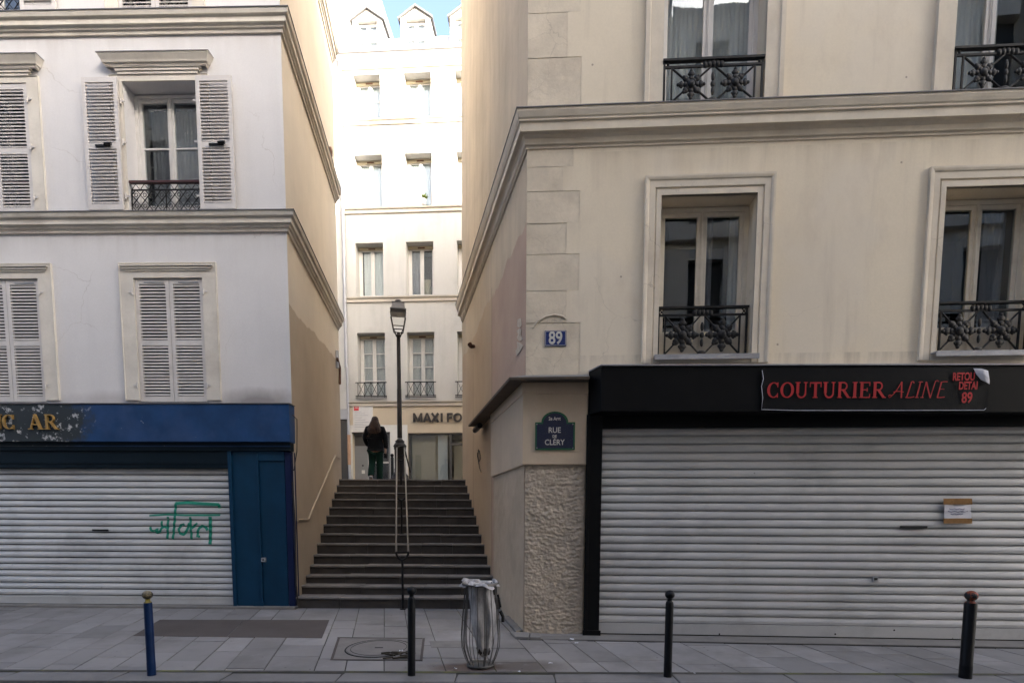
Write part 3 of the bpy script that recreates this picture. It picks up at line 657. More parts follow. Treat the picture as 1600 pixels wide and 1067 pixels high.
def flower(mb, c, r, m, y):
    """cast rosette of eight petals"""
    for k in range(8):
        a = k * math.pi / 4; q = r if k % 2 == 0 else r * 0.78
        for f, s in ((0.42, 0.2), (0.72, 0.23), (0.93, 0.13)):
            mb.ball((c[0] + math.cos(a) * q * f, y, c[1] + math.sin(a) * q * f), r * s, 0.016, r * s, m, 7, 5)
        if k % 2 == 0:
            for sg in (-1, 1):
                mb.ball((c[0] + math.cos(a + sg * 0.24) * q * 0.72, y, c[1] + math.sin(a + sg * 0.24) * q * 0.72), r * 0.1, 0.012, r * 0.1, m, 6, 4)
    mb.ball((c[0], y - 0.01, c[1]), r * 0.28, 0.026, r * 0.28, m, 10, 6)
def bar(mb, p, q, y, r, m): mb.tube([(p[0], y, p[1]), (q[0], y, q[1])], r, m, 6)
def rosette_rail(parent, a, b, c, d, y, m='iron', name='railing'):
    mb = MB(); H = d - c; dz = d - 0.17 * H
    mb.box(a - 0.01, b + 0.01, y - 0.03, y + 0.03, d - 0.026, d, m)
    mb.box(a, b, y - 0.012, y + 0.012, dz - 0.012, dz + 0.012, m); mb.box(a, b, y - 0.012, y + 0.012, c, c + 0.022, m)
    for u in (a + 0.012, b - 0.012): mb.box(u - 0.012, u + 0.012, y - 0.0115, y + 0.0115, c + 0.022, d - 0.026, m)
    m0 = (a + b) / 2; w2 = (b - a)
    i0, i1 = a + 0.085 * w2, b - 0.085 * w2
    for u in (i0, i1): mb.box(u - 0.009, u + 0.009, y - 0.011, y + 0.011, c + 0.022, dz - 0.012, m)
    z0, z1 = c + 0.022, dz - 0.012; cz = (z0 + z1) / 2
    for p, q in ((i0, m0 - 0.03), (m0 + 0.03, i1)):
        bar(mb, (p, z0), (q, z1), y, 0.012, m); bar(mb, (p, z1), (q, z0), y, 0.012, m)
        flower(mb, ((p + q) / 2, cz), (z1 - z0) * 0.43, m, y - 0.008)
    for z, rx, rz in ((z0 + .02, .06, .025), (z0 + (z1 - z0) * .3, .022, .055), (cz, .03, .04), (z0 + (z1 - z0) * .72, .024, .06)): mb.ball((m0, y, z), rx, 0.016, rz, m, 8, 6)
    for dx in (-0.1, -0.05, 0, 0.05, 0.1): mb.ball((m0 + dx, y - 0.006, (d - 0.026 + dz) / 2 - abs(dx) * 0.15), 0.034, 0.018, 0.045, m, 8, 5)
    for u in ((a + i0) / 2, (b + i1) / 2):
        zc = (dz + d - 0.02) / 2
        for s in (-1, 1): bar(mb, (u - 0.025, zc - 0.03 * s), (u + 0.025, zc + 0.03 * s), y, 0.007, m)
        mb.ball((u, y - 0.004, zc), 0.018, 0.012, 0.018, m, 6, 4)
    return mb.build(name, parent)
def lattice_rail(parent, a, b, c, d, y, m='iron', name='railing'):
    mb = MB()
    mb.box(a - 0.02, b + 0.02, y - 0.03, y + 0.03, d - 0.03, d, 'oak_red')
    dz = d - 0.13
    for z in (dz, c + 0.01): mb.box(a, b, y - 0.009, y + 0.009, z - 0.009, z + 0.009, m)
    n = max(4, round((b - a) / 0.145)); p = (b - a) / n
    for i in range(n + 1): mb.box(a + i * p - 0.005, a + i * p + 0.005, y - 0.008, y + 0.008, c, dz, m) if i in (0, n, n // 2) else None
    for i in range(n):
        u0, u1 = a + i * p, a + (i + 1) * p; h = (dz - c) / 2
        for k in (0, 1):
            z0 = c + 0.01 + k * h; z1 = z0 + h
            um, zm = (u0 + u1) / 2, (z0 + z1) / 2
            for s in (1, -1):
                mb.tube([(u0, y, zm), (um - p * .28, y, zm + s * h * .22), (um, y, zm + s * h * .5), ], 0.0075, m, 5)
                mb.tube([(u1, y, zm), (um + p * .28, y, zm + s * h * .22), (um, y, zm + s * h * .5), ], 0.0075, m, 5)
            mb.tube([(um + 0.028 * math.cos(t), y, zm + 0.028 * math.sin(t)) for t in [2 * math.pi * q / 8 for q in range(9)]], 0.006, m, 5)
        mb.tube([(u0, y, dz), ((u0 + u1) / 2, y, d - 0.04), (u1, y, dz)], 0.006, m, 5)
    return mb.build(name, parent)
def cross_rail(parent, a, b, c, d, y, m='iron', name='railing'):
    mb = MB()
    for z in (c, c + 0.05, d): mb.box(a - 0.08, b + 0.08, y - 0.014, y + 0.014, z - 0.014, z + 0.014, m)
    n = 4; p = (b - a) / n
    for i in range(n + 1): mb.box(a + i * p - 0.006, a + i * p + 0.006, y - 0.007, y + 0.007, c, d, m)
    for i in range(n):
        bar(mb, (a + i * p, c + .05), (a + (i + 1) * p, d), y, 0.008, m); bar(mb, (a + i * p, d), (a + (i + 1) * p, c + .05), y, 0.008, m)
    return mb.build(name, parent)

# ================================================================== WHITE HOUSE ON THE LEFT
lb = empty('white_house', (LF.P.x, LF.P.y, 0), 'white plastered house with louvred shutters and cream bands on the left', 'house', rotz=LF.yaw)
lend = LF.loc((left_wall_x(13.76), 13.76, 0))
COLS = [-1.926 - 2.668 * k for k in range(5)]
zc1, zc2, zc3 = 9.27, 6.37, 12.35
wops = []
loZ = (LF(270, 628, .02)[1], LF(264, 435)[1]); upZ = (6.44, LF(253, 128)[1])
for c in COLS:
    wops.append((c - 0.555, c + 0.555, loZ[0], loZ[1], 0.12)); wops.append((c - 0.575, c + 0.575, upZ[0], upZ[1], 0.30)); wops.append((c - 0.575, c + 0.575, upZ[0] + 2.9, upZ[1] + 2.9, 0.30))
b = MB()
b.wall(-14, 0, -0.3, 15, wops, 'plaster_white', 0, 'plaster_white')
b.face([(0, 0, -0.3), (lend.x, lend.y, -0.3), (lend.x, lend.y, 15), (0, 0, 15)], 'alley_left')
b.face([(lend.x, lend.y, -0.3), (-14, lend.y, -0.3), (-14, lend.y, 15), (lend.x, lend.y, 15)], 'plaster_white')
b.face([(-14, lend.y, -0.3), (-14, 0, -0.3), (-14, 0, 15), (-14, lend.y, 15)], 'plaster_white')
b.face([(-14, 0, 15), (0, 0, 15), (lend.x, lend.y, 15), (-14, lend.y, 15)], 'zinc')
for o in wops: b.room(*o[:4], o[4], 1.2, 'room')
b.build('wall', lb)
def cornice_prof(z, s=1.0, out=0.2):
    o = out
    return [(0, z - 0.36 * s), (0.03, z - 0.36 * s), (0.035, z - 0.30 * s), (0.06, z - 0.285 * s), (0.065, z - 0.24 * s), (o - 0.05, z - 0.225 * s), (o - 0.05, z - 0.12 * s), (o - 0.015, z - 0.10 * s), (o, z - 0.035 * s), (o, z - 0.012), (o + 0.012, z - 0.012), (o + 0.012, z), (0, z + 0.035)]
cm = ['trim_left'] * 9 + ['zinc'] * 3
cend = LF.loc((left_wall_x(13.7), 13.7, 0))
for z in (zc2, zc1, zc3):
    b = MB(); b.sweep([(-14, 0), (0, 0), (cend.x, cend.y)], cornice_prof(z, 0.74, 0.15), 'trim_left', cm); b.build('string_course', lb)
for i, c in enumerate(COLS):
    # lower floor: closed shutters in a flat surround
    s = MB(); a0, a1 = c - 0.555, c + 0.555
    moulded(s, (a0, a1, loZ[0] + 0.03, loZ[1]), (a0 - 0.23, a1 + 0.23, loZ[0] + 0.03, loZ[1] + 0.23), [(0, 0), (0, 0.03), (0.93, 0.03), (0.95, 0.04), (1, 0.04), (1, 0)], 'trim_left')
    for k, (dz, pr, ex) in enumerate(((0.10, 0.045, 0.14), (0.13, 0.06, 0.165), (0.165, 0.075, 0.19))):
        s.box(a0 - ex, a1 + ex, -pr, -0.0305, loZ[1] + dz, loZ[1] + dz + 0.022, 'trim_left')
    s.box(a0 - 0.02, a1 + 0.02, -0.02, 0.10, loZ[0] - 0.03, loZ[0] - 0.002, 'zinc')
    hinge_bits(s, a0 - 0.02, -0.03, (loZ[0] + 0.26, loZ[1] - 0.22), -1); hinge_bits(s, a1 + 0.02, -0.03, (loZ[0] + 0.26, loZ[1] - 0.22), 1)
    sr = s.build('window_surround', lb)
    for a, bb in ((a0 + 0.006, c - 0.004), (c + 0.004, a1 - 0.006)):
        m = MB(); shutter_leaf(m, a, bb, loZ[0] + 0.01, loZ[1] - 0.012, 0.0)
        m.box(a + 0.15, bb - 0.08, -0.006, 0.0, loZ[1] - 0.07, loZ[1] - 0.055, 'zinc_light'); m.build('shutter', sr)
    # upper floors: hood, french window, railing, shutters
    for fl, dz in ((0, 0.0), (1, 2.9)):
        a0, a1, z0, z1 = c - 0.575, c + 0.575, upZ[0] + dz, upZ[1] + dz
        opened = (i % 2 == 0) if fl == 0 else (i % 2 == 1)
        ws = casement(lb, a0, a1, z0, z1 - 0.02, 0.24, 'frame_white', bars=(0.56,), bottom=0.16, curtain=((0.05, 0.95, 'curtain_grey', 0.02, 0.98),) if i == 0 else ((0.04, 0.3, 'curtain', 0.02, 0.98),), cur_y=0.3)
        s = MB()
        zs = z1 + 0.05
        moulded(s, (a0, a1, z0, z1), (a0 - 0.2, a1 + 0.2, z0, z1 + 0.09), [(0, 0), (0, 0.022), (0.95, 0.022), (0.97, 0.032), (1, 0.032), (1, 0)], 'trim_left')
        for k, (q, pr, ex) in enumerate(((0.09, 0.04, 0.05), (0.13, 0.055, 0.08), (0.17, 0.07, 0.11))): s.box(a0 - ex, a1 + ex, -pr, -0.001, z1 + q, z1 + q + 0.034, 'trim_left')
        pf = [(0.05, 0.19), (0.075, 0.20), (0.075, 0.225), (0.10, 0.232), (0.11, 0.26), (0.145, 0.325), (0.145, 0.337), (0.155, 0.337), (0.155, 0.347), (0.0, 0.37)]
        hm = ['trim_left'] * 7 + ['zinc'] * 2
        s.sweep([(a0 - 0.14, 0.001), (a0 - 0.14, -0.001), (a1 + 0.14, -0.001), (a1 + 0.14, 0.001)], [(o, z1 + zz - 0.015) for o, zz in pf], 'trim_left', hm)
        s.build('window_hood', ws)
        lattice_rail(ws, a0 + 0.03, a1 - 0.02, z0 + 0.0, z0 + 0.46, 0.03)
        hw = (a1 - a0) / 2 - 0.02
        for side in (-1, 1):
            m = MB()
            if opened:
                if side < 0: shutter_leaf(m, a0 - 0.04 - hw, a0 - 0.04, z0 - 0.02, z1 + 0.02, -0.085, bar=True); hinge_bits(m, a0 - 0.02, -0.03, (z0 + 0.2, z0 + 1.0, z1 - 0.3), 1)
                else: shutter_leaf(m, a1 + 0.04, a1 + 0.04 + hw, z0 - 0.02, z1 + 0.02, -0.085, bar=True); hinge_bits(m, a1 + 0.02, -0.03, (z0 + 0.2, z0 + 1.0, z1 - 0.3), -1)
            else:
                if side < 0: shutter_leaf(m, a0 + 0.005, c - 0.004, z0 - 0.02, z1 - 0.01, -0.012)
                else: shutter_leaf(m, c + 0.004, a1 - 0.005, z0 - 0.02, z1 - 0.01, -0.012); hinge_bits(m, a1 + 0.02, -0.03, (z0 + 0.2, z0 + 0.95, z1 - 0.25), 1)
            m.build('shutter', ws)
# plaster moulding and pipe stubs on the alley wall
def lw(px, py, off=0.0):
    n = Vector((LD.y, -LD.x, 0)); return LF.loc(hit(px, py, Vector((LF.P.x, LF.P.y, 0)) + n * off, n))
b = MB(); b.tube([lw(466, 812, .012), lw(482, 811, .012), lw(524, 712, .012), lw(531, 716, .012)], 0.02, 'alley_left', 6); b.build('stair_moulding', lb)
b = MB(); b.tube([lw(527, 560, .05), lw(531, 575, .05), lw(531, 600, .05)], 0.03, 'rust_iron', 6); b.tube([lw(526, 548, .02), lw(527, 575, .03)], 0.045, 'pipe_grey', 6); b.build('pipe_stub', lb)
b = MB(); b.tube([lw(516, 232, .02), lw(517, 236, .1), lw(517, 244, .1)], 0.035, 'rust_iron', 6); b.build('pipe_stub', lb)

# ------------------------------------------------------------------ blue shopfront
def slat_out(z, p=0.105):
    t = (z / p) % 1.0
    pts = ((0, -0.014), (0.07, -0.014), (0.085, 0.012), (0.13, 0.0175), (0.45, 0.020), (0.80, 0.008), (0.94, -0.002), (0.985, -0.008), (1.0, -0.014))
    for (a, o), (c, q) in zip(pts, pts[1:]):
        if a <= t <= c: return o + (q - o) * (t - a) / (c - a)
    return 0
def roll_shutter(mb, u0, u1, z0, z1, y, m, p=0.105, barh=0.13, tilt=0.0):
    """curved slats with a flat bottom bar; tilt raises or lowers the far end"""
    zs = [z0 + barh]; k = math.floor((z0 + barh) / p)
    for i in range(k, int(z1 / p) + 1):
        for f in (0, 0.07, 0.085, 0.13, 0.45, 0.80, 0.94, 0.985):
            z = (i + f) * p
            if z0 + barh < z < z1: zs.append(z)
    zs.append(z1)
    n = 24
    def wob(i, z): return 0.004 * noise.noise(Vector((i * .35, math.floor(z / p) * 3.7, 1))) + 0.0022 * math.sin(i * 0.9 + z * 2.1) + 0.0016 * math.sin(i * 2.3 - z * 5)
    rows = [[(u0 + (u1 - u0) * i / n, y - slat_out(z, p) + wob(i, z), z + tilt * (u1 - u0) * i / n) for i in range(n + 1)] for z in zs]
    b0 = len(mb.f); mb.grid(rows, m, True)
    for k in range(b0, len(mb.f)): mb.sm[k] = False
    return zs
ls = empty('blue_shopfront', (LF.P.x, LF.P.y, 0), 'closed blue and teal shopfront with worn fascia below the white house', 'shopfront', rotz=LF.yaw)
ztopF, zbotF = LF(455, 631, .22)[1], LF(450, 690, .22)[1]
ue = LF(452, 660, .22)[0]
b = MB(); b.box(-14, ue, -0.22, -0.002, zbotF, ztopF, 'blue_fascia'); b.box(-14, ue + 0.015, -0.235, -0.002, ztopF + 0.001, ztopF + 0.018, 'zinc'); b.build('fascia', ls, bevel=0.006)
zb1 = LF(430, 704, .12)[1]; zb2 = LF(300, 731, .10)[1]
b = MB(); b.box(-14, ue - 0.03, -0.15, -0.002, zb1, zbotF - 0.001, 'teal_dark'); b.box(-14, ue - 0.02, -0.165, -0.15, zb1 + 0.06, zb1 + 0.075, 'blue_fascia'); b.build('soffit', ls)
us = LF(364, 840, .05)[0]; up0, up1, up2 = LF(405, 840, .08)[0], LF(409, 840, .06)[0], LF(449, 840, .06)[0]; ue2 = LF(461, 840, .12)[0]
zsb = LF(200, 943, .05)[1]
b = MB(); b.box(-14, us, -0.12, -0.06, zb2, zb1 - 0.001, 'teal_dark'); b.box(-14, us, -0.135, -0.12, zb2 + 0.07, zb2 + 0.085, 'teal_dark'); b.build('shutter_housing', ls)
gz = pave_z(9.0)
b = MB(); b.box(us + 0.001, us + 0.06, -0.13, -0.002, gz, zb1 - 0.002, 'teal'); b.box(us + 0.061, up0, -0.10, -0.002, gz, zb1 - 0.002, 'teal'); b.build('door_jamb', ls, bevel=0.006)
b = MB(); b.box(up0 + 0.001, up0 + 0.04, -0.115, -0.002, gz, zb1 - 0.004, 'teal'); b.box(up0 + 0.041, up2, -0.085, -0.002, gz, zb1 - 0.16, 'teal')
b.box(up0 + 0.041, up2 + 0.01, -0.11, -0.002, zb1 - 0.159, zb1 - 0.004, 'teal'); b.box(up0 - 0.12, up0 + 0.06, -0.125, -0.1155, gz + 0.02, gz + 0.12, 'teal'); b.build('side_panel', ls, bevel=0.006)
b = MB(); b.box(up2 + 0.012, ue2 - 0.045, -0.10, 0.10, gz, zb1 - 0.01, 'navy_post'); b.build('corner_post', ls, bevel=0.006)
b = MB(); q = LF(413, 874, .11); b.box(q[0] - 0.035, q[0] + 0.035, -0.15, -0.115, q[1] - 0.035, q[1] + 0.035, 'zinc_light'); b.tube([(q[0], -0.14, q[1]), (q[0], -0.165, q[1])], 0.012, 'dark_hole', 8); b.build('key_switch', ls, bevel=0.004)
b = MB(); roll_shutter(b, -14, us, zsb, zb2 + 0.02, -0.035, 'slat'); b.box(-14, us - 0.002, -0.06, -0.03, zsb, zsb + 0.128, 'slat'); b.box(-14, us - 0.002, -0.066, -0.06, zsb + 0.10, zsb + 0.112, 'slat')
b.box(-14, us, -0.03, 0.0, 0, zb1 - 0.01, 'dark_hole')
lsh = b.build('rolling_shutter', ls)
q0 = LF(144, 828, .06); q1 = LF(169, 828, .06); b = MB(); b.box(q0[0], q1[0], -0.062, -0.04, q0[1] - 0.014, q0[1] + 0.016, 'dark_hole'); b.build('letter_slot', lsh)
GR = [([(655, 397), (700, 394), (760, 398), (818, 401)], 4.2), ([(818, 399), (819, 414)], 4.0), ([(657, 396), (654, 440), (650, 490), (646, 531)], 3.4), ([(558, 442), (620, 438), (700, 441), (822, 440)], 2.2),
      ([(560, 484), (566, 497), (578, 500), (590, 492), (586, 506), (598, 502), (606, 484), (604, 462)], 3.2), ([(600, 492), (612, 484), (626, 488)], 2.6), ([(628, 446), (627, 490), (626, 530)], 3.4),
      ([(690, 474), (676, 478), (668, 492), (672, 508), (686, 513), (698, 498), (704, 480), (708, 470)], 3.4), ([(711, 447), (713, 490), (716, 531)], 3.4), ([(716, 490), (728, 478), (738, 470)], 2.6),
      ([(738, 522), (738, 505), (744, 488), (756, 480), (768, 486), (776, 497)], 3.4), ([(785, 446), (786, 500), (785, 549)], 4.6), ([(740, 521), (748, 519)], 3.0)]
b = MB()
for pts, wd in GR:
    P2 = []
    for (x0, y0), (x1, y1) in zip(pts, pts[1:]):
        for k in range(8): P2.append((x0 + (x1 - x0) * k / 8, y0 + (y1 - y0) * k / 8))
    P2.append(pts[-1])
    uv = [LF(px / 2.387, 620 + py / 2.387, .05) for px, py in P2]
    stroke(b, uv, wd / 2.387 / 95 * 1.35, 'green_spray', lambda x, z, d: (x, -0.035 - max(slat_out(z), 0.004) - 0.0085 - d, z), 0.0015)
b.build('graffiti', lsh)
b = MB(); b.box(-14, ue2 - 0.02, -0.16, -0.001, gz - 0.1, LF(200, 945, .16)[1] - 0.005, 'threshold'); b.build('threshold', ls, bevel=0.02)
b = MB(); b.tube([LF.loc(v) for v in (hit(457, 648, LF.P - LF.n * .12, LF.n), hit(464, 655, LF.P - LF.n * .1, LF.n), hit(464, 705, LF.P - LF.n * .06, LF.n), hit(459, 735, LF.P - LF.n * .12, LF.n))], 0.008, 'cable', 6)
b.tube([(ue2 - 0.02, -0.1, zb1 - 0.5), (ue2 - 0.005, -0.09, gz + 1.4), (ue2 - 0.01, -0.1, gz + 0.4), (ue2 + 0.01, -0.1, gz + 0.05)], 0.010, 'cable', 6); b.build('cable', ls)
lz = LF(40, 659, .24)
for ch, px in (('C', 3), ('A', 43), ('R', 68)):
    b = MB(); u = LF(px, 659, .24)[0]; letter(b, SERIF, ch, 0, 0.235, 'gold', lambda x, z, d, u=u: (u + x, -0.221 - d, lz[1] - 0.118 + z), 1.15, 0.03); b.build('gilt_letter', ls)
b = MB(); u = LF(-17, 659, .24)[0]; letter(b, SERIF, 'N', 0, 0.235, 'gold', lambda x, z, d: (u + x, -0.221 - d, lz[1] - 0.118 + z), 1.0, 0.03); b.build('gilt_letter', ls)

# ================================================================== BEIGE HOUSE ON THE RIGHT
rb = empty('beige_house', (RF.P.x, RF.P.y, 0), 'beige plastered corner house with toothed stone quoins on the right', 'house', rotz=RF.yaw)
def rw_loc(y): return RF.loc((right_wall_x(y), y, 0))
rend = rw_loc(13.85)
TOP_R = 14.8
eE = RF.rect(1030, 1178, 305, 553); gw = eE[1] - eE[0]
zG0, zG1 = 6.73, 8.75
wopsR = []
UE = [eE[0], eE[0] + 3.45]
for u in UE: wopsR += [(u, u + gw, eE[2], eE[3], 0.30), (u - 0.03, u + gw + 0.02, zG0, zG1, 0.30)]
TEETH = [(-190, -45, 887), (-45, 22, 908), (22, 92, 887), (92, 172, 908), (205, 262, 896), (262, 300, 880), (300, 350, 906), (350, 398, 885), (398, 455, 905), (455, 505, 885), (505, 592, 906)]
quo = []
for y0, y1, x in TEETH:
    quo.append((0.0, RF(x, (y0 + y1) / 2)[0], RF(850, y1)[1], RF(850, y0)[1]))
lowz = quo[-1][2]
b = MB()
b.wall(0, 9.5, lowz, TOP_R, [*wopsR, *[(q[0], q[1], q[2], q[3], 0.014) for q in quo]], 'plaster_beige', -0.010, 'plaster_beige')
b.box(0.003, 0.95, 0.008, 0.05, -0.2, lowz + 0.02, 'plaster_beige')
b.face([(0.004, 0.012, lowz), (0.9, 0.012, lowz), (0.9, 0.012, TOP_R), (0.004, 0.012, TOP_R)], 'mortar')
for u in UE:
    b.room(u, u + gw, eE[2], eE[3], 0.28, 1.4, 'room'); b.room(u - 0.03, u + gw + 0.02, zG0, zG1, 0.28, 1.4, 'room')
n = 26; rows = []
for i in range(41):
    z = -0.3 + (TOP_R + 0.3) * i / 40
    rows.append([(rend.x * k / n, rend.y * k / n, z) for k in range(n + 1)])
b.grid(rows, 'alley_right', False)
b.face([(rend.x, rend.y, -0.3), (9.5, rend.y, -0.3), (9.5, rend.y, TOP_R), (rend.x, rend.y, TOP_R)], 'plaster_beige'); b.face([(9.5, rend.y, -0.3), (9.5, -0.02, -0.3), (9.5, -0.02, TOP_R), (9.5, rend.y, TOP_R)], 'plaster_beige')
b.face([(0, -0.02, TOP_R), (9.5, -0.02, TOP_R), (9.5, rend.y, TOP_R), (rend.x, rend.y, TOP_R)], 'zinc')
b.build('wall', rb)
b = MB(); c0 = RF.loc((0.45, 13.0, 0)); b.box(c0.x - 0.5, c0.x + 0.55, c0.y - 0.3, c0.y + 0.3, TOP_R, 17.9, 'plaster_beige')
for k in range(3): b.lathe((c0.x - 0.3 + 0.32 * k, c0.y, 17.9), [(0.11, 0), (0.13, 0.05), (0.1, 0.4)], 'terracotta', 10)
b.build('chimney', rb)
for q in quo:
    m = MB(); k = MB
    mid = (q[2] + q[3]) / 2 if q[3] - q[2] > 0.75 else None
    m.box(-0.010, q[1] + 0.001, -0.0075 + random.uniform(-.0015, .0015), 0.22, q[2] + 0.0003, q[3] - 0.0003, 'quoin_stone')
    m.build('quoin', rb, bevel=0.003)
zcr = RF(806, 168, .17)[1]
b = MB(); re = rw_loc(13.75)
prof = [(o * 0.74, zcr + h * 0.80) for o, h in ((0, -0.50), (0.03, -0.50), (0.03, -0.465), (0.06, -0.45), (0.065, -0.37), (0.10, -0.33), (0.165, -0.315), (0.165, -0.19), (0.19, -0.175), (0.19, -0.15), (0.205, -0.13), (0.23, -0.05), (0.23, -0.014), (0.245, -0.014), (0.245, 0), (0, 0.04))]
b.sweep([(re.x, re.y), (0, 0), (9.5, 0)], prof, 'trim_right', ['trim_right'] * 12 + ['zinc'] * 3)
b.build('string_course', rb)
for k, u in enumerate(UE):
    # first floor window
    a, c, z0, z1 = u, u + gw, eE[2], eE[3]
    ws = casement(rb, a, c, z0 + 0.02, z1 - 0.01, 0.26, 'frame_cream', fw=0.06, st=0.055, mid=0.13, bottom=0.3,
                  curtain=((0.52, 0.66, 'curtain_grey', 0, 1), (0.84, 0.97, 'curtain', 0, 1)) if k == 0 else ((0.70, 0.93, 'curtain_grey', 0, 1),), cur_y=0.2)
    s = MB()
    moulded(s, (a, c, z0 - 0.12, z1), (a - 0.21, c + 0.21, z0 - 0.12, z1 + 0.23), [(0, -0.02), (0, 0.03), (0.28, 0.03), (0.31, 0.018), (0.36, 0.018), (0.40, 0.036), (0.74, 0.036), (0.78, 0.045), (0.90, 0.052), (1.0, 0.052), (1.0, -0.03)], 'trim_right', -0.0)
    s.build('window_surround', ws)
    s = MB(); s.box(a - 0.06, c + 0.06, -0.14, 0.25, z0 - 0.05, z0 - 0.035, 'zinc_light'); s.box(a - 0.06, c + 0.06, -0.14, -0.128, z0 - 0.10, z0 - 0.0505, 'zinc_light'); s.box(a + 0.002, c - 0.002, -0.02, 0.25, z0 - 0.12, z0 - 0.051, 'trim_right'); s.build('sill', ws)
    zr = RF(1100, 480, -.1)[1]; rosette_rail(ws, a + 0.01, c - 0.03, z0 + 0.0, zr, 0.08)
    # second floor window
    a, c = u - 0.03, u + gw + 0.02; z0, z1 = zG0, zG1
    ws = casement(rb, a, c, z0, z1 - 0.02, 0.26, 'frame_white', fw=0.06, st=0.05, mid=0.13, bottom=0.2,
                  curtain=((0.02, 0.98, 'curtain', 0, 1),) if k == 0 else ((0.05, 0.68, 'curtain', 0, 1),), cur_y=0.22)
    s = MB()
    moulded(s, (a, c, z0 + 0.03, z1), (a - 0.22, c + 0.22, z0 + 0.03, z1 + 0.2), [(0, -0.02), (0, 0.05), (0.72, 0.05), (0.76, 0.065), (1.0, 0.065), (1.0, -0.03)], 'trim_right')
    s.build('window_surround', ws)
    rosette_rail(ws, a + 0.01, c - 0.02, z0 + 0.03, RF(1100, 88, .08)[1], -0.04)
# zinc ledge, painted panel and roughcast pillar at the corner
zl = RF(862, 589, .26)[1]; ut = RF(917, 650, .04)[0]; ub = RF(913, 850, .02)[0]; zp = RF(868, 726, .045)[1]
b = MB(); p0 = rw_loc(10.95)
b.sweep([(p0.x, p0.y), (0, 0), (ut + 0.01, 0)], [(0.0, zl - 0.012), (0.27, zl - 0.03), (0.275, zl), (0.0, zl + 0.09)], 'zinc', ['ledge_brown', 'ledge_brown', 'zinc'])
b.build('ledge', rb)
b = MB(); p1 = rw_loc(10.9); p2 = rw_loc(10.3)
b.tube([(p1.x - .15, p1.y, zl - 0.10), (p2.x - .15, p2.y, zl - 0.10)], 0.05, 'iron', 8); b.build('ledge_pipe', rb)
b = MB(); p0 = rw_loc(9.72)
b.sweep([(p0.x, p0.y), (0, 0), (ut, 0)], [(0, zp), (0.05, zp), (0.055, zp + 0.012), (0.055, zl - 0.17), (0.065, zl - 0.165), (0.065, zl - 0.02), (0, zl - 0.015)], 'pillar_paint'); b.build('painted_panel', rb)
b = MB(); nu, nz = 90, 250; rows = []
for j in range(nz + 1):
    z = 0.02 + (zp - 0.02) * j / nz; r = []
    for i in range(nu + 1):
        u = ub * i / nu - 0.012; e = min(1, i / 2, (nu - i) / 2)
        v = Vector((u * 17, 3.1, z * 27)); h = noise.fractal(v, 0.8, 2.0, 4)
        h2 = noise.noise(Vector((u * 45, 9, z * 60))); h3 = noise.noise(Vector((u * 5, 4, z * 7)))
        r.append((u, -0.018 - e * (0.011 * h + 0.004 * h2 + 0.006 * h3), z))
    rows.append(r)
b.grid(rows, 'roughcast', True)
b.box(-0.004, ub - 0.002, -0.004, 0.006, 0.0, zp, 'roughcast'); b.build('roughcast_pillar', rb)
b = MB(); p0 = rw_loc(9.66); n = 40; rows = []
for j in range(81):
    z = 0.0 + (zp + 0.01) * j / 80
    rows.append([(p0.x * i / n - 0.02 - 0.006 * noise.noise(Vector((i * .5, z * 7, 2))), p0.y * i / n - 0.012 * (i == 0), z) for i in range(n + 1)])
b.grid(rows, 'pillar_side', True); b.face([rows[j][-1] for j in (0, -1)] + [(p0.x + 0.05, p0.y, zp), (p0.x + 0.05, p0.y, 0)], 'pillar_side'); b.build('pillar_side', rb)
def rwp(px, py, off=0.0):
    n = Vector((-RD.y, RD.x, 0)); return RF.loc(hit(px, py, Vector((RF.P.x, RF.P.y, 0)) + n * off, n))
b = MB(); b.tube([rwp(741, 541, 0), rwp(736, 541, .12), rwp(734, 538, .14)], [0.035, 0.04, 0.05], 'rust_iron', 8); b.build('pipe_stub', rb)
b = MB(); b.tube([RF.loc(hit(x, y, RF.P - RF.n * .01, RF.n)) for x, y in ((833, 512), (840, 503), (852, 495), (866, 492), (878, 494), (884, 498))], 0.014, 'quoin_stone', 6); b.build('iron_strap', rb)
b = MB()
for i, (xx, yy) in enumerate(((748, 712), (745, 700), (747, 690), (750, 704), (746, 715), (749, 726), (751, 735))[:-1]): pass
b.tube([rwp(x, y, .012) for x, y in ((748, 702), (746, 712), (748, 722), (751, 716), (749, 704), (746, 708), (749, 730), (752, 738))], 0.008, 'iron', 5); b.build('scrawl', rb)

# ------------------------------------------------------------------ black shopfront
rs = empty('black_shopfront', (RF.P.x, RF.P.y, 0), 'black shopfront with a closed white roller shutter and boxed awning housing', 'shopfront', rotz=RF.yaw)
t0, t1 = RF(940, 572, .3), RF(1590, 570.8, .3); q0, q1 = RF(938, 642.5, .3), RF(1590, 645, .3)
tl = (t1[1] - t0[1]) / (t1[0] - t0[0])
def zt(u): return t0[1] + tl * (u - t0[0])
def zq(u): return q0[1] + tl * (u - q0[0])
u0 = t0[0]; uw = RF(919, 610, .0)[0]
b = MB()
poly = [(uw, -0.024), (u0, -0.30), (9.5, -0.30), (9.5, -0.024)]
topp = [(x, y, zt(x)) for x, y in poly]; botp = [(x, y, zq(x)) for x, y in poly]
b.face(topp, 'black_paint'); b.face(botp[::-1], 'black_paint')
for i in range(4): j = (i + 1) % 4; b.face([botp[i], botp[j], topp[j], topp[i]], 'black_paint')
b.build('awning_box', rs, bevel=0.008)
b = MB(); b.prism([(uw, -0.02, zt(uw) + 0.002), (u0 - 0.01, -0.32, zt(u0) + 0.002), (9.5, -0.32, zt(9.5) + 0.002), (9.5, -0.02, zt(9.5) + 0.002)], (0, 0, 0.016), 'zinc_light'); b.build('flashing', rs)
uj = RF(938, 840, .03)[0]; gz = 0.03
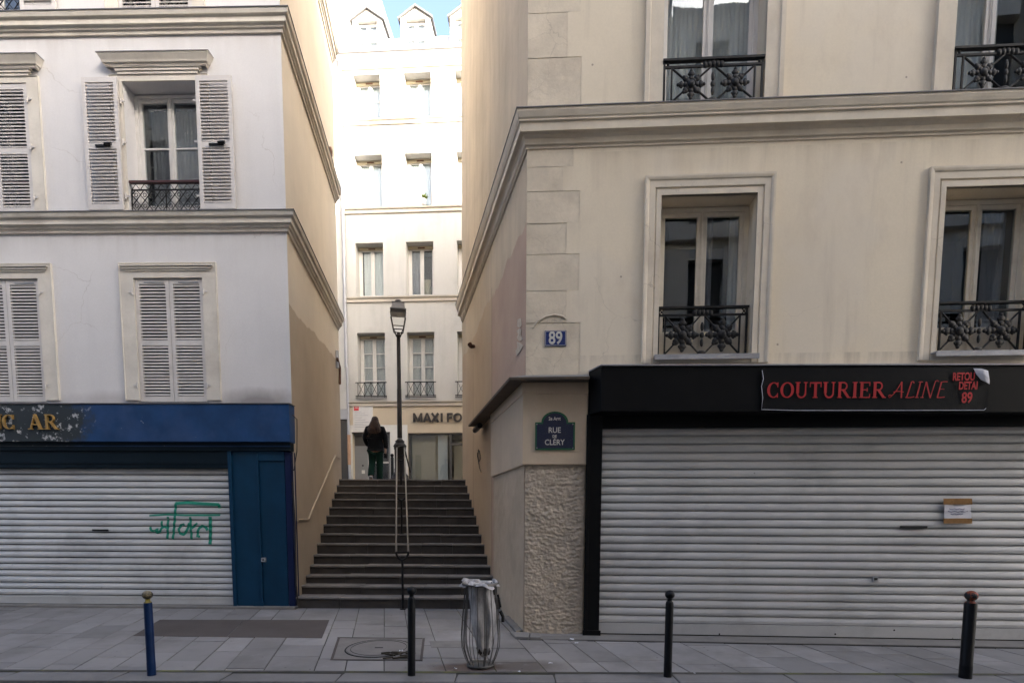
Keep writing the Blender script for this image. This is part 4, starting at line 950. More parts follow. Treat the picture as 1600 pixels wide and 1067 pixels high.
b = MB(); b.box(ub + 0.004, uj, -0.075, 0.0, gz, zq(1) - 0.002, 'black_paint'); b.box(ub + 0.002, ub + 0.05, -0.09, -0.076, gz, zq(1) - 0.003, 'black_paint'); b.box(ub - 0.01, uj + 0.02, -0.095, -0.0765, gz, gz + 0.1, 'black_paint'); b.build('door_jamb', rs, bevel=0.004)
zb = RF(1200, 995, .03)[1]
b = MB(); b.box(uj, 9.5, -0.03, 0.02, RF(1200, 667, .02)[1], zq(3) + 0.02, 'black_paint'); b.build('shutter_housing', rs)
b = MB(); roll_shutter(b, uj - 0.002, 9.4, zb, zq(3) - 0.08, 0.03, 'slat_r', 0.1085, 0.16); b.box(uj, 9.4, 0.0, 0.034, zb, zb + 0.158, 'slat_r'); b.box(uj - 0.001, 9.4, -0.005, 0.0, zb + 0.001, zb + 0.014, 'dark_hole')
b.box(uj - 0.02, 9.4, 0.05, 0.08, -0.1, zq(3) + 0.05, 'dark_hole'); b.box(uj, 9.4, 0.035, 0.05, 0, zb - 0.001, 'dark_hole')
sh = b.build('rolling_shutter', rs)
a_, c_ = RF(1407, 823, 0), RF(1449, 823, 0); b = MB(); b.box(a_[0], c_[0], -0.002, 0.02, a_[1] - 0.016, a_[1] + 0.016, 'dark_hole'); b.build('letter_slot', sh)
a_ = RF(1368, 904.5, 0); b = MB(); b.box(a_[0] - 0.035, a_[0] + 0.035, -0.004, 0.02, a_[1] - 0.03, a_[1] + 0.03, 'zinc_light'); b.box(a_[0] - 0.02, a_[0] + 0.022, -0.008, -0.0041, a_[1] - 0.012, a_[1] + 0.02, 'dark_hole'); b.build('lock', sh)
b = MB()
for x, y in ((1305, 990), (1124, 990), (1397, 984)): a_ = RF(x, y, 0); b.tube([(a_[0], 0.004, a_[1]), (a_[0], -0.004, a_[1])], 0.012, 'dark_hole', 6)
b.build('rivet', sh)
b = MB(); zth = RF(1200, 1001, .1)[1]; b.box(-0.05, 9.4, -0.34, 0.034, -0.15, 0.0605, 'threshold'); b.box(-0.05, 9.4, -0.375, -0.341, -0.15, 0.0535, 'dark_hole'); b.build('threshold', rs, bevel=0.006)

# banner on the awning box
TLp, BRp = RF(1190, 577, .31), RF(1541, 641, .31)
bn = empty('shop_banner', hit(1365, 640, RF.P - RF.n * .305, RF.n), 'black vinyl banner with red lettering and a peeling corner on the black awning box', 'banner', rotz=RF.yaw)
bo = RF.loc(bn.location)
def bl(px, py, off=0.0): u, z = RF(px, py, .306); return Vector((u - bo.x, -0.306 - bo.y - off, z - bo.z))
b = MB(); n = 40; rows = []
cu = BRp[0] - bo.x
for j in range(9):
    r = []
    for i in range(n + 1):
        p = bl(1189 + 354 * i / n, 577 - 3 * i / n + (64.5 + 2 * i / n) * j / 8)
        r.append((p.x, p.y - 0.004 - 0.004 * (0.5 + 0.5 * math.sin(i * 0.8 + j * 0.9)) - 0.003 * (i in (0, n)), p.z + 0.002 * math.sin(i * 0.9)))
    rows.append(r)
b.grid(rows, 'black_sheet', True); sheet = b.build('sheet', bn)
b = MB(); b.tube([bl(1190, 579, .016), bl(1192, 592, .018), bl(1189, 604, .016), bl(1191, 622, .018), bl(1189, 640, .016), bl(1240, 641.5, .014), bl(1400, 641.5, .014), bl(1536, 641, .016), bl(1539, 638, .016)], 0.0035, 'paper', 5); b.build('frayed_edge', bn)
b = MB(); b.grid([[bl(1519, 576, .018), bl(1530, 577, .035), bl(1542, 580, .02)], [bl(1524, 586, .02), bl(1533, 588, .055), bl(1543, 594, .03)], [bl(1531, 594, .018), bl(1537, 598, .035), bl(1544, 601, .022)]], 'paper', True); b.build('peeled_corner', bn)
def run(table, word, xa, xb, ya, yb, off, xs=1.0):
    p0, p1 = bl(xa, yb), bl(xb, yb); size = (bl(xa, ya) - p0).z
    tot = sum(table[c][0] for c in word); k = (p1.x - p0.x) / (tot * size); x = 0
    for c in word:
        b = MB(); sl_ = (p1.z - p0.z) / (p1.x - p0.x)
        wd = letter(b, table, c, 0, size, 'red_print', lambda lx, lz, d, x=x: (p0.x + x + lx, p0.y - off - d, p0.z + lz + sl_ * (x + lx)), k, 0.002)
        b.build('letter', bn); x += wd
run(SERIF, 'COUTURIER', 1197, 1383, 597.5, 622, 0.017)
run(SCRIPT, 'ALINE', 1391, 1478, 597, 622, 0.017)
for word, cx, cy, hpx, xs in (('RETOU', 1504, 589.5, 11, 0.62), ('DETAI', 1511, 603.5, 11, 0.62), ('89', 1509, 622.5, 15, 0.72)):
    b = MB(); p = bl(cx, cy); sz = hpx / 122 / 0.70
    text_mb(b, word, sz, 'red_print', lambda x, y, z: (p.x + x, p.y - 0.02 - z, p.z + y), 0.001, 0.0035, 0.0, xs); b.build('letter', bn)

# paper notice on the shutter
no = hit(1495, 798, RF.P - RF.n * .0, RF.n)
nt_ = empty('paper_notice', no, 'small white paper notice held by brown tape on the white roller shutter', 'notice', rotz=RF.yaw); nl = RF.loc(no)
def nb(px, py, off): u, z = RF(px, py, 0); return Vector((u - nl.x, -off, z - nl.z))
b = MB(); b.grid([[nb(1475 + 42 * i / 8, 785 + 26 * j / 6, 0.006 + 0.006 * math.sin(i * 1.1 + j)) for i in range(9)] for j in range(7)], 'paper', True); b.build('sheet', nt_)
b = MB()
for k, (yy, xa, xb) in enumerate(((795, 1482, 1506), (799, 1480, 1511), (803, 1484, 1503))): b.tube([nb(xa + (xb - xa) * i / 6, yy + (0.6 if i % 2 else -0.6), 0.015) for i in range(7)], 0.0035, 'enamel_blue', 4)
b.build('handwriting', nt_)
for ya, yb in ((778.5, 788), (809.5, 817.5)):
    b = MB(); b.grid([[nb(1472.5 + 45 * i / 6, ya + (yb - ya) * j / 2, 0.017 + 0.003 * math.sin(i * 2 + j)) for i in range(7)] for j in range(3)], 'tape', True); b.build('tape', nt_)

# street name sign
def panel_pt(px, py): return hit(px, py, RF.P - RF.n * .058, RF.n)
so = panel_pt(867, 703); sg = empty('street_name_sign', so, 'enamel street name sign with arched top and green border on the corner pillar', 'sign', rotz=RF.yaw); sl0 = RF.loc(so)
def sp(px, py): u, z = RF(px, py, .058); return (u - sl0.x, z - sl0.z)
def arch(inset):
    x0, zb_ = sp(836 + inset, 703 - inset); x1, _ = sp(898 - inset, 703 - inset); zs = sp(836, 660 + inset)[1]
    ax0, ax1 = sp(846 + inset, 650)[0], sp(888 - inset, 650)[0]; zt_ = sp(867, 643 + inset)[1]
    pts = [(x0, zb_), (x1, zb_), (x1, zs), (ax1, zs)]
    for i in range(1, 16):
        t = math.pi * i / 16; pts.append(((ax0 + ax1) / 2 + math.cos(t) * (ax1 - ax0) / 2, zs + math.sin(t) * (zt_ - zs)))
    return pts + [(ax0, zs), (x0, zs)]
b = MB(); b.prism([(x, -0.004, z) for x, z in arch(0)], (0, -0.012, 0), 'enamel_green'); b.build('border', sg)
b = MB(); b.prism([(x, -0.0165, z) for x, z in arch(2.6)], (0, -0.002, 0), 'enamel_navy'); b.build('plate', sg)
b = MB()
for word, cx, cy, hpx, xs in (('RUE', 866.5, 672.5, 8.2, 0.92), ('DE', 866.5, 682, 4.2, 0.9), ('CLÉRY', 866.5, 691.5, 8.2, 0.9), ('2e Arrt', 866.5, 654.5, 5.0, 0.85)):
    p = sp(cx, cy); text_mb(b, word, hpx / 117 / 0.70, 'enamel_white', lambda x, y, z: (p[0] + x, -0.0192 - z, p[1] + y), 0.0006, 0.0012, 0, xs)
b.build('lettering', sg)
b = MB()
for x, y in ((839, 663), (895, 663), (839, 700), (895, 700)): p = sp(x, y); b.tube([(p[0], -0.016, p[1]), (p[0], -0.022, p[1])], 0.008, 'zinc_light', 8)
b.build('screw', sg)
# house number plate
so = hit(868, 541, RF.P - RF.n * .006, RF.n); hn = empty('house_number_plate', so, 'small blue enamel house number plate reading 89 on the stone quoin', 'number plate', rotz=RF.yaw); hl = RF.loc(so)
def hp(px, py): u, z = RF(px, py, .006); return (u - hl.x, z - hl.z)
b = MB(); (xa, za), (xb, zb2_) = hp(851, 541.5), hp(885, 516.5)
b.box(xa, xb, -0.012, -0.001, za, zb2_, 'enamel_blue'); b.build('plate', hn, bevel=0.003)
b = MB(); b.box(xa + .008, xb - .008, -0.0135, -0.0125, za + .008, za + .013, 'enamel_white'); b.box(xa + .008, xb - .008, -0.0135, -0.0125, zb2_ - .013, zb2_ - .008, 'enamel_white'); b.box(xa + .008, xa + .013, -0.0135, -0.0125, za + .0131, zb2_ - .0131, 'enamel_white'); b.box(xb - .013, xb - .008, -0.0135, -0.0125, za + .0131, zb2_ - .0131, 'enamel_white')
b.build('border', hn)
b = MB(); p = hp(868, 529.2); text_mb(b, '89', 18 / 116 / 0.70, 'enamel_white', lambda x, y, z: (p[0] + x, -0.0135 - z, p[1] + y), 0.0008, 0.005, 0, 0.82); b.build('digits', hn)
# peeled poster on the alley wall
b = MB(); po = hit(812, 548, Vector((RF.P.x, RF.P.y, 0)), Vector((-RD.y, RD.x, 0)))
for poly in (((809, 499), (814, 497), (815.5, 508), (812, 512), (808.5, 510)), ((807.5, 517), (812, 513), (815, 515), (814, 524), (817, 530), (812, 533), (808, 528), (810, 522)), ((808, 534), (813, 536), (817.5, 540), (813, 549), (807, 556), (806, 548), (809, 542))):
    b.prism([rwp(x, y, .006) - RF.loc(po) for x, y in poly], (-0.004, 0.0, 0), 'flake')
o = b.build('torn_poster', None, loc=po, rotz=RF.yaw); tag(o, 'torn pale scraps of an old poster on the pinkish alley wall', 'poster')

# ================================================================== HOUSES ACROSS THE UPPER STREET
fb = empty('pale_house', (FF.P.x, FF.P.y, ZTOP), 'tall pale house with dormers facing the top of the stairs', 'house', rotz=FF.yaw)
def fz(px, py, off=0): u, z = FF(px, py, off); return (u, z - ZTOP)
uL = fz(541, 400)[0]; uR = uL + 13
zgut = fz(620, 81, .15)[1]
ROWS = [((558.5, 602), (636, 679), 519, 620), ((556, 599), (634.5, 677), 378, 461), ((553.5, 597), (633, 675), 240, 320.5), ((552, 594), (631, 673.5), 114, 181)]
fops = []
for (a, c_, y0, y1) in [(r[0], r[1], r[2], r[3]) for r in ROWS]:
    row = []
    for (x0, x1) in (a, c_):
        row.append((fz(x0, (y0 + y1) / 2)[0], fz(x1, (y0 + y1) / 2)[0], fz(640, y1 + 2)[1], fz(640, y0)[1], 0.42))
    dx = row[1][0] - row[0][0]; row.append((row[1][0] + dx, row[1][1] + dx, *row[1][2:]))
    fops.append(row)
zs1 = fz(640, 627)[1]
door = (fz(551, 710)[0], fz(610, 710)[0], -0.05, fz(580, 675)[1], 0.25)
shopw = (fz(637.5, 710)[0], fz(637.5, 710)[0] + 3.4, 0.12, fz(680, 676)[1], 0.12)
b = MB()
allops = [o for r in fops for o in r] + [door, shopw]
b.wall(uL, uR, zs1, zgut, [o for r in fops for o in r], 'far_plaster', 0, 'far_plaster')
b.wall(uL, uR, -0.3, zs1, [door, shopw], 'far_shop', 0, 'far_shop')
for r in fops:
    for o in r: b.room(*o[:4], o[4], 1.0, 'room')
b.room(*door[:4], 0.3, 1.5, 'room'); b.room(*shopw[:4], 0.2, 2.5, 'far_room')
b.face([(uL, 0, -0.3), (uL, 0, zgut), (uL, 8, zgut), (uL, 8, -0.3)], 'far_plaster'); b.face([(uR, 0, -0.3), (uR, 8, -0.3), (uR, 8, zgut), (uR, 0, zgut)], 'far_plaster')
b.face([(uL, 8, -0.3), (uL, 8, zgut), (uR, 8, zgut), (uR, 8, -0.3)], 'far_plaster')
b.build('wall', fb)
for py in (626, 462, 322, 182.5):
    z = fz(640, py, .1)[1]; b = MB(); b.sweep([(uL, 0), (uR, 0)], [(0, z - 0.17), (0.05, z - 0.16), (0.05, z - 0.06), (0.09, z - 0.04), (0.10, z), (0, z + 0.02)], 'far_trim', ['far_trim'] * 4 + ['zinc']); b.build('string_course', fb)
b = MB(); b.sweep([(uL - 0.1, 0), (uR, 0)], [(0, zgut - 0.42), (0.05, zgut - 0.40), (0.05, zgut - 0.2), (0.14, zgut - 0.12), (0.18, zgut - 0.02), (0.18, zgut), (0, zgut + 0.005)], 'far_trim'); b.build('cornice', fb)
b = MB(); b.tube([(uL - 0.25, -0.19, zgut + 0.03), (uR, -0.19, zgut + 0.03)], 0.05, 'pipe_grey', 8); b.build('gutter', fb)
zr = fz(690, 57, -.7)[1]
b = MB(); b.face([(uL, 0.0, zgut), (uR, 0.0, zgut), (uR, 0.7, zr), (uL, 0.7, zr)], 'roof_zinc'); b.face([(uL, 0.7, zr), (uR, 0.7, zr), (uR, 5, zr + 1.4), (uL, 5, zr + 1.4)], 'roof_zinc'); b.face([(uL, 5, zr + 1.4), (uR, 5, zr + 1.4), (uR, 8, zgut), (uL, 8, zgut)], 'roof_zinc')
b.face([(uL, 0, zgut), (uL, .7, zr), (uL, 5, zr + 1.4), (uL, 8, zgut)], 'far_plaster'); b.face([(uR, 0, zgut), (uR, .7, zr), (uR, 5, zr + 1.4), (uR, 8, zgut)], 'far_plaster'); b.build('roof', fb)
for k, (cx, ap, ev) in enumerate(((574, 16, 32), (649.5, 13, 29), (727, 10, 26))):
    uc = fz(cx, 50, -.1)[0]; za, ze = fz(cx, ap, -.1)[1], fz(cx, ev, -.1)[1]; hw = 0.50; y = 0.10
    m = MB(); wo = (uc - 0.33, uc + 0.33, zgut + 0.12, ze - 0.02, 0.18)
    m.wall(uc - hw, uc + hw, zgut + 0.02, ze, [wo], 'far_plaster', y); m.face([(uc - hw, y, ze), (uc + hw, y, ze), (uc, y, za)], 'far_plaster')
    m.face([(uc - hw, y, zgut), (uc - hw, y, ze), (uc - hw, 3, ze), (uc - hw, 3, zgut)], 'roof_zinc'); m.face([(uc + hw, y, zgut), (uc + hw, 3, zgut), (uc + hw, 3, ze), (uc + hw, y, ze)], 'roof_zinc')
    m.room(*wo[:4], y + 0.18, 0.8, 'room'); dm = m.build('dormer', fb)
    m = MB()
    for s in (-1, 1): m.prism([(uc + s * (hw + 0.08), y - 0.08, ze - 0.05), (uc, y - 0.08, za + 0.02), (uc, y - 0.08, za + 0.07), (uc + s * (hw + 0.08), y - 0.08, ze)], (0, 3.2, 0), 'zinc')
    m.build('dormer_roof', dm)
    m = MB(); a, c_, z0, z1 = wo[0], wo[1], wo[2], wo[3] - 0.02; yy = y + 0.12
    m.box(a, a + .06, yy, yy + .05, z0, z1, 'frame_white'); m.box(c_ - .06, c_, yy, yy + .05, z0, z1, 'frame_white'); m.box(uc - .05, uc + .05, yy, yy + .05, z0, z1, 'frame_white')
    for z in (z0, (z0 + z1) / 2 - 0.03, z1 - 0.07): m.box(a + .06, uc - .05, yy + .001, yy + .049, z, z + .07, 'frame_white'); m.box(uc + .05, c_ - .06, yy + .001, yy + .049, z, z + .07, 'frame_white')
    m.box(a + .06, c_ - .06, yy + .024, yy + .028, z0, z1, 'glass'); m.box(a + .02, c_ - .02, yy + 0.09, yy + 0.1, z0, z1, 'blind'); m.build('dormer_window', dm)
for fl, r in enumerate(fops):
    for k, o in enumerate(r):
        a, c_, z0, z1 = o[:4]
        if fl == 0: cur = ((0.03, 0.97, 'curtain', 0, 1),)
        elif fl == 1: cur = ((0.16, 0.95, 'blind', 0.0, 1),) if k != 1 else ((0.05, 0.45, 'curtain_grey', 0, 1), (0.55, 0.8, 'far_lintel', 0, 0.4),)
        else: cur = ((0.03, 0.97, 'blind', 0, 1),)
        w_ = casement(fb, a, c_, z0 + 0.02, z1 - 0.01, 0.36, 'frame_white', bars=(0.26, 0.5, 0.75) if fl == 0 else ((0.55,) if fl == 3 and k == 0 else ()), fw=0.06, st=0.055, mid=0.13, bottom=0.12, curtain=cur, cur_y=0.085)
        m = MB(); m.box(a + 0.002, c_ - 0.002, 0.30, 0.36, z1 - 0.10, z1 - 0.012, 'far_lintel'); m.box((a + c_) / 2 - 0.12, (a + c_) / 2 + 0.12, 0.285, 0.30, z1 - 0.09, z1 - 0.05, 'rust_iron'); m.build('blind_box', w_)
        if fl == 0: cross_rail(w_, a + 0.02, c_ - 0.02, z0 + 0.02, fz(660, 597, .05)[1], -0.07)
# ground floor
b = MB(); b.wall(fz(545, 700)[0], shopw[0] - 0.002, -0.2, fz(580, 664)[1], [(door[0], door[1], -0.2, door[3], 0.02)], 'far_white', -0.02); b.build('shop_pier', fb)
a, c_, z0, z1 = door[:4]
b = MB(); b.box(a, c_, 0.18, 0.24, z1 - 0.09, z1, 'far_grey'); mdl = a + (c_ - a) * 0.36
b.box(a, mdl, 0.20, 0.24, -0.04, z1 - 0.09, 'far_grey'); b.box(mdl, mdl + 0.06, 0.19, 0.24, -0.04, z1 - 0.09, 'far_white'); b.box(c_ - 0.12, c_, 0.19, 0.24, -0.04, z1 - 0.09, 'far_grey'); b.box(mdl + 0.06, c_ - 0.12, 0.195, 0.24, 0.98, 1.04, 'far_white'); b.box(mdl + .06, c_ - .12, 0.20, 0.24, -0.04, 0.25, 'far_grey')
b.box(a + 0.25, a + 0.36, 0.19, 0.20, 0.62, 0.74, 'far_white'); b.box(a + 0.03, mdl - 0.03, 0.185, 0.199, z1 - 0.45, z1 - 0.1, 'far_anthracite'); b.tube([(a + 0.3, 0.19, 0.9), (a + 0.3, 0.17, 0.9)], 0.03, 'iron', 8); dr = b.build('door', fb)
b = MB(); b.box(mdl + 0.05, c_ - 0.11, 0.215, 0.221, 0.2, z1 - 0.08, 'glass'); b.build('pane', dr)
a, c_, z0, z1 = shopw[:4]
b = MB(); b.box(a, c_, 0.05, 0.11, z1 - 0.07, z1, 'far_anthracite'); b.box(a, a + 0.06, 0.05, 0.11, z0, z1 - 0.07, 'far_anthracite'); um = fz(702, 710)[0]
b.box(um, um + 0.08, 0.05, 0.11, z0, z1 - 0.07, 'far_anthracite'); b.box(um + 0.08, c_, 0.05, 0.11, z1 - 0.42, z1 - 0.34, 'far_anthracite'); b.box(a, c_, 0.05, 0.11, z0 - 0.12, z0, 'far_anthracite')
sw = b.build('shop_window', fb)
b = MB(); b.box(a + 0.05, c_, 0.075, 0.081, z0, z1 - 0.05, 'glass'); b.build('pane', sw)
b = MB(); b.box(fz(683, 700)[0], fz(698, 700)[0], 0.16, 0.20, z0, z1 - 0.05, 'blind'); b.box(a + 0.08, fz(682, 700)[0], 0.30, 0.34, z0, z1 - 0.05, 'far_shop'); b.box(fz(646, 700)[0], fz(655, 700)[0], 0.26, 0.29, z0, z0 + 1.15, 'far_lintel'); b.box(um + 0.1, c_, 0.4, 0.44, z0, z1 - 0.4, 'far_shop'); b.build('display_panel', sw)
# pipes between the houses
b = MB(); up_ = fz(539, 480, .1)[0]
b.tube([(up_, -0.1, zgut), (up_, -0.1, fz(540, 575)[1])], 0.055, 'pipe_grey', 8); b.tube([(up_ + 0.03, -0.1, fz(540, 575)[1]), (up_ + 0.03, -0.1, fz(540, 680)[1])], 0.045, 'pipe_grey', 8)
b.tube([(up_ + 0.04, -0.1, fz(540, 680)[1]), (up_ + 0.04, -0.1, 0.9)], 0.06, 'pipe_copper', 8); b.tube([(up_ + 0.04, -0.1, 0.9), (up_ + 0.04, -0.1, -0.1)], 0.05, 'pipe_grey', 8)
b.build('drainpipe', fb)
# lettering, notice board, pots
so = hit(683, 660, FF.P - FF.n * .02, FF.n); ml = empty('shop_lettering', so, 'row of dark raised capital letters on the cream shop wall past the stairs', 'sign', rotz=FF.yaw); ol = FF.loc(so)
for ch, x0, x1 in (('M', 646, 661), ('A', 661.5, 675), ('X', 674.5, 687), ('I', 688.5, 693), ('F', 698.5, 709), ('O', 708.5, 723)):
    b = MB(); u, z = FF(x0, 659.3, .02); u1 = FF(x1, 659.3, .02)[0]; H_ = FF(x0, 645.6, .02)[1] - z
    letter(b, {k_: (w_, [(p_, h_ * 1.22 if not isinstance(h_, list) else [q_ * 1.22 for q_ in h_]) for p_, h_ in st_]) for k_, (w_, st_) in BLOCK.items()}, ch, 0, H_, 'letter_brown', lambda x, zz, d: (u - ol.x + x, -0.012 - d, z - ol.z + zz), (u1 - u) / (BLOCK[ch][0] * H_), 0.04); b.build('letter', ml)
so = hit(567, 672, FF.P, FF.n); nbd = empty('notice_board', so, 'white printed notice board with a small red emblem above the grey door', 'notice board', rotz=FF.yaw); ol = FF.loc(so)
def np_(px, py): u, z = FF(px, py, .03); return (u - ol.x, z - ol.z)
b = MB(); (xa, za), (xb, zb3) = np_(552, 672), np_(582, 631.5); b.box(xa, xb, -0.03, -0.004, za, zb3, 'frame_white'); b.build('panel', nbd)
b = MB(); (xa, za), (xb, zb3) = np_(553, 641.5), np_(560.5, 632); b.box(xa, xb, -0.034, -0.0305, za, zb3, 'emblem_red'); b.box(xa + .03, xb - .03, -0.036, -0.0345, (za + zb3) / 2 - .010, (za + zb3) / 2 + .010, 'frame_white'); b.build('emblem', nbd)
b = MB()
for k, yy in enumerate((643, 646, 649, 652.5, 656, 659.5, 662, 664.5, 667)):
    xa, z = np_(554, yy); xb, _ = np_(565 + (k * 5) % 14, yy); b.box(xa, xb, -0.032, -0.0305, z - 0.008, z + 0.008, 'pipe_grey')
b.build('print', nbd)
so = hit(662, 319.5, FF.P + FF.n * .1, FF.n); pp = empty('potted_plant', so, 'bright green potted plant on a third floor window sill of the pale house', 'plant')
b = MB(); b.lathe((0, 0, 0), [(0.07, 0), (0.10, 0.16)], 'blind', 12); b.build('pot', pp)
b = MB(); r2 = random.Random(5)
for k in range(60):
    a = r2.uniform(0, 6.28); e = r2.uniform(0.1, 1.3); L = r2.uniform(0.1, 0.24); d = Vector((math.cos(a) * math.cos(e), math.sin(a) * math.cos(e), math.sin(e))); s = d.cross(Vector((0, 0, 1))).normalized() * 0.025; p = Vector((0, 0, 0.15))
    b.face([p, p + d * L * .5 + s, p + d * L, p + d * L * .5 - s], 'leaf')
b.build('foliage', pp)
# neighbouring house (white strip left of the pipe, taller party wall)
nh = empty('white_neighbour_house', (FF.P.x, FF.P.y, ZTOP), 'narrow strip of a taller white house beside the drainpipe, dark shopfront below', 'house', rotz=FF.yaw)
b = MB(); uN = fz(548, 40, -.9)[0]
b.wall(-14, uL - 0.01, -0.3, 20, [], 'far_plaster', 0.03); b.face([(uL - 0.01, 0.03, zgut), (uL - 0.01, 0.03, 20), (uL - 0.01, 0.9, 20), (uL - 0.01, 0.9, zgut)], 'far_plaster')
b.box(-14, uN, 0.9, 8, 0, 20, 'far_plaster'); b.build('wall', nh)
b = MB(); b.box(uL - 3, uL - 0.05, -0.08, 0.02, -0.2, fz(535, 640)[1], 'far_anthracite'); b.box(uL - 3, uL - 0.03, -0.14, -0.081, fz(535, 656)[1], fz(535, 640)[1] - 0.02, 'pipe_grey'); b.build('shopfront', nh)

# ================================================================== HOUSES BEHIND THE CAMERA (they shade the street and show in the panes)
def opposite(name, x0, x1, ztop, label, cols):
    t = empty(name, ((x0 + x1) / 2, -2.2, 0), label, 'house', 'houses on the near side of the street'); cx = (x0 + x1) / 2
    b = MB(); ops = []
    for f in range(int((ztop - 4.2) / 3.0)):
        for i in range(cols):
            u = x0 + (x1 - x0) * (i + 0.5) / cols - cx; z = 4.3 + f * 3.0; ops.append((u - 0.5, u + 0.5, z, z + 2.0, 0.25))
    for i in range(max(1, cols // 2)):
        u = x0 + (x1 - x0) * (i + 0.5) / (cols // 2 or 1) - cx; ops.append((u - 1.2, u + 1.2, -0.1, 2.7, 0.2))
    b.wall(x0 - cx, x1 - cx, -0.3, ztop, ops, 'opp', 0, 'opp')
    wv = b.v; b.v = [(p[0], -p[1], p[2]) for p in wv]
    b.box(x0 - cx, x1 - cx, -9, -0.3, -0.3, ztop, 'opp'); b.build('wall', t)
    m = MB()
    for o in ops: m.box(o[0], o[1], -0.29, -0.25, o[2], o[3], 'room')
    m.build('window_panes', t)
    for z in (3.5, 6.8, 9.8): 
        m = MB(); m.box(x0 - cx, x1 - cx, 0.001, 0.2, z, z + 0.25, 'opp'); m.build('string_course', t)
    return t
opposite('cream_house', -24, 3.48, 17.4, 'widest of the cream houses behind the camera, to the left', 12)
opposite('cream_house', 3.5, 8.0, 16.3, 'narrow cream house, lowest of those behind the camera', 2)
tb = opposite('cream_house', 8.02, 22, 19.0, 'tallest cream house with a chimney behind the camera', 5)
b = MB(); b.box(-4.3, -3.2, -3, -1, 19.0, 20.4, 'opp'); b.build('chimney', tb)

# ================================================================== STREET FURNITURE
def bollard(px, py, h, r, paint, top, collar, label, rot=0.0):
    p = ground(px, py); p.z = pave_z(p.y) if p.y > 5.73 else -0.003
    t = empty('bollard', p, label, 'bollard', 'bollards along the kerb', rot)
    b = MB(); hs = h - 0.125
    b.lathe((0, 0, -0.03), [(r * 1.0, 0), (r * 1.0, 0.16), (r * 1.0, 0.165), (r * 0.97, 0.17), (r * 0.97, hs + 0.015), (r * 0.9, hs + 0.03)], paint, 20); b.build('post', t)
    b = MB(); b.lathe((0, 0, hs - 0.005), [(r * 0.86, 0), (r * 0.86, 0.012), (r * 0.6, 0.018), (r * 0.55, 0.035), (r * 0.62, 0.042)], collar, 18); b.build('collar', t)
    b = MB(); rb_ = max(0.05, r * 1.02); b.ball((0, 0, h - rb_ * 0.9), rb_, rb_, rb_ * 0.9, top, 18, 10); b.build('ball', t)
    return t
bollard(237, 1054, 0.885, 0.041, 'bollard_blue', 'gold_ball', 'yellow_worn', 'blue bollard with a worn gold ball on a yellow collar before the blue shopfront')
bollard(643, 1054, 0.935, 0.041, 'bollard_black', 'bollard_black', 'bollard_black', 'slightly leaning black bollard between the stairs and the litter bin').rotation_euler = (0, R(0.7), 0)
bollard(1043, 1056, 0.905, 0.042, 'bollard_black', 'bollard_black', 'bollard_black', 'black bollard before the white shutter, third from the left')
bollard(1508, 1058, 0.915, 0.058, 'bollard_black', 'rust_ball', 'rust_ball', 'thick black bollard with rusty orange ball at the right')
p = at_depth(613.3, 752, 15.6); t = empty('bollard', (p.x, 15.6, ZTOP), 'small dark bollard on the upper street beside the lamp post foot', 'bollard')
b = MB(); b.lathe((0, 0, 0), [(0.045, 0), (0.045, 0.75), (0.03, 0.77)], 'iron', 12); b.build('post', t)
b = MB(); b.ball((0, 0, 0.81), 0.05, 0.05, 0.05, 'iron', 12, 8); b.build('ball', t)
# bin
p = ground(751, 1040); p.z = pave_z(p.y)
bin_ = empty('litter_bin', p, 'bulging wire litter bin standing on the pavement before the corner pillar', 'litter bin')
def brad(f):
    k = ((0, .135), (.08, .17), (.2, .205), (.33, .213), (.5, .205), (.7, .19), (.88, .176), (1, .172))
    for (a, o), (c, q) in zip(k, k[1:]):
        if a <= f <= c: return o + (q - o) * (f - a) / (c - a)
b = MB(); NW = 15; HB = 0.92
for k in range(NW):
    a = 2 * math.pi * k / NW
    for da in ((-0.04, 0.04) if k % 3 == 0 else (0.0,)): b.tube([(brad(i / 14) * math.cos(a + da), brad(i / 14) * math.sin(a + da), 0.03 + (HB - 0.03) * i / 14) for i in range(15)], 0.0042, 'steel', 5)
for f in (0.0, 0.985): 
    rr = brad(f); b.tube([(rr * math.cos(t_ * 2 * math.pi / 28), rr * math.sin(t_ * 2 * math.pi / 28), 0.03 + (HB - 0.03) * f) for t_ in range(29)], 0.007, 'steel', 6)
b.build('wire_cage', bin_)
b = MB(); b.lathe((0, 0, 0), [(0.10, 0), (0.155, 0.01), (0.155, 0.03), (0.05, 0.05)], 'steel', 24); b.build('base_plate', bin_)
b = MB(); rr = 0.19; b.lathe((0, 0, HB - 0.02), [(rr - 0.012, 0), (rr + 0.012, 0.0), (rr + 0.016, 0.018), (rr + 0.008, 0.03), (rr - 0.008, 0.03), (rr - 0.012, 0)], 'inox', 28); b.build('rim', bin_)
b = MB(); b.tube([(0.215, -0.03, 0.62), (0.245, -0.03, 0.56), (0.245, -0.03, 0.50)], 0.02, 'iron', 6); b.tube([(0.19, -0.03, 0.8), (0.22, -0.03, 0.66)], 0.012, 'iron', 6); b.build('lock_bracket', bin_)
bag = empty('bin_bag', p + Vector((0, 0, 0.045)), 'half clear grey rubbish bag hanging inside the wire litter bin', 'bag')
b = MB(); rows = []; NB = 40
prof = [(0.235, 0.855), (0.205, 0.89), (0.162, 0.88), (0.135, 0.80), (0.135, 0.70), (0.142, 0.58), (0.138, 0.47), (0.118, 0.35), (0.092, 0.24), (0.07, 0.15), (0.056, 0.09), (0.03, 0.06), (0.004, 0.055)]
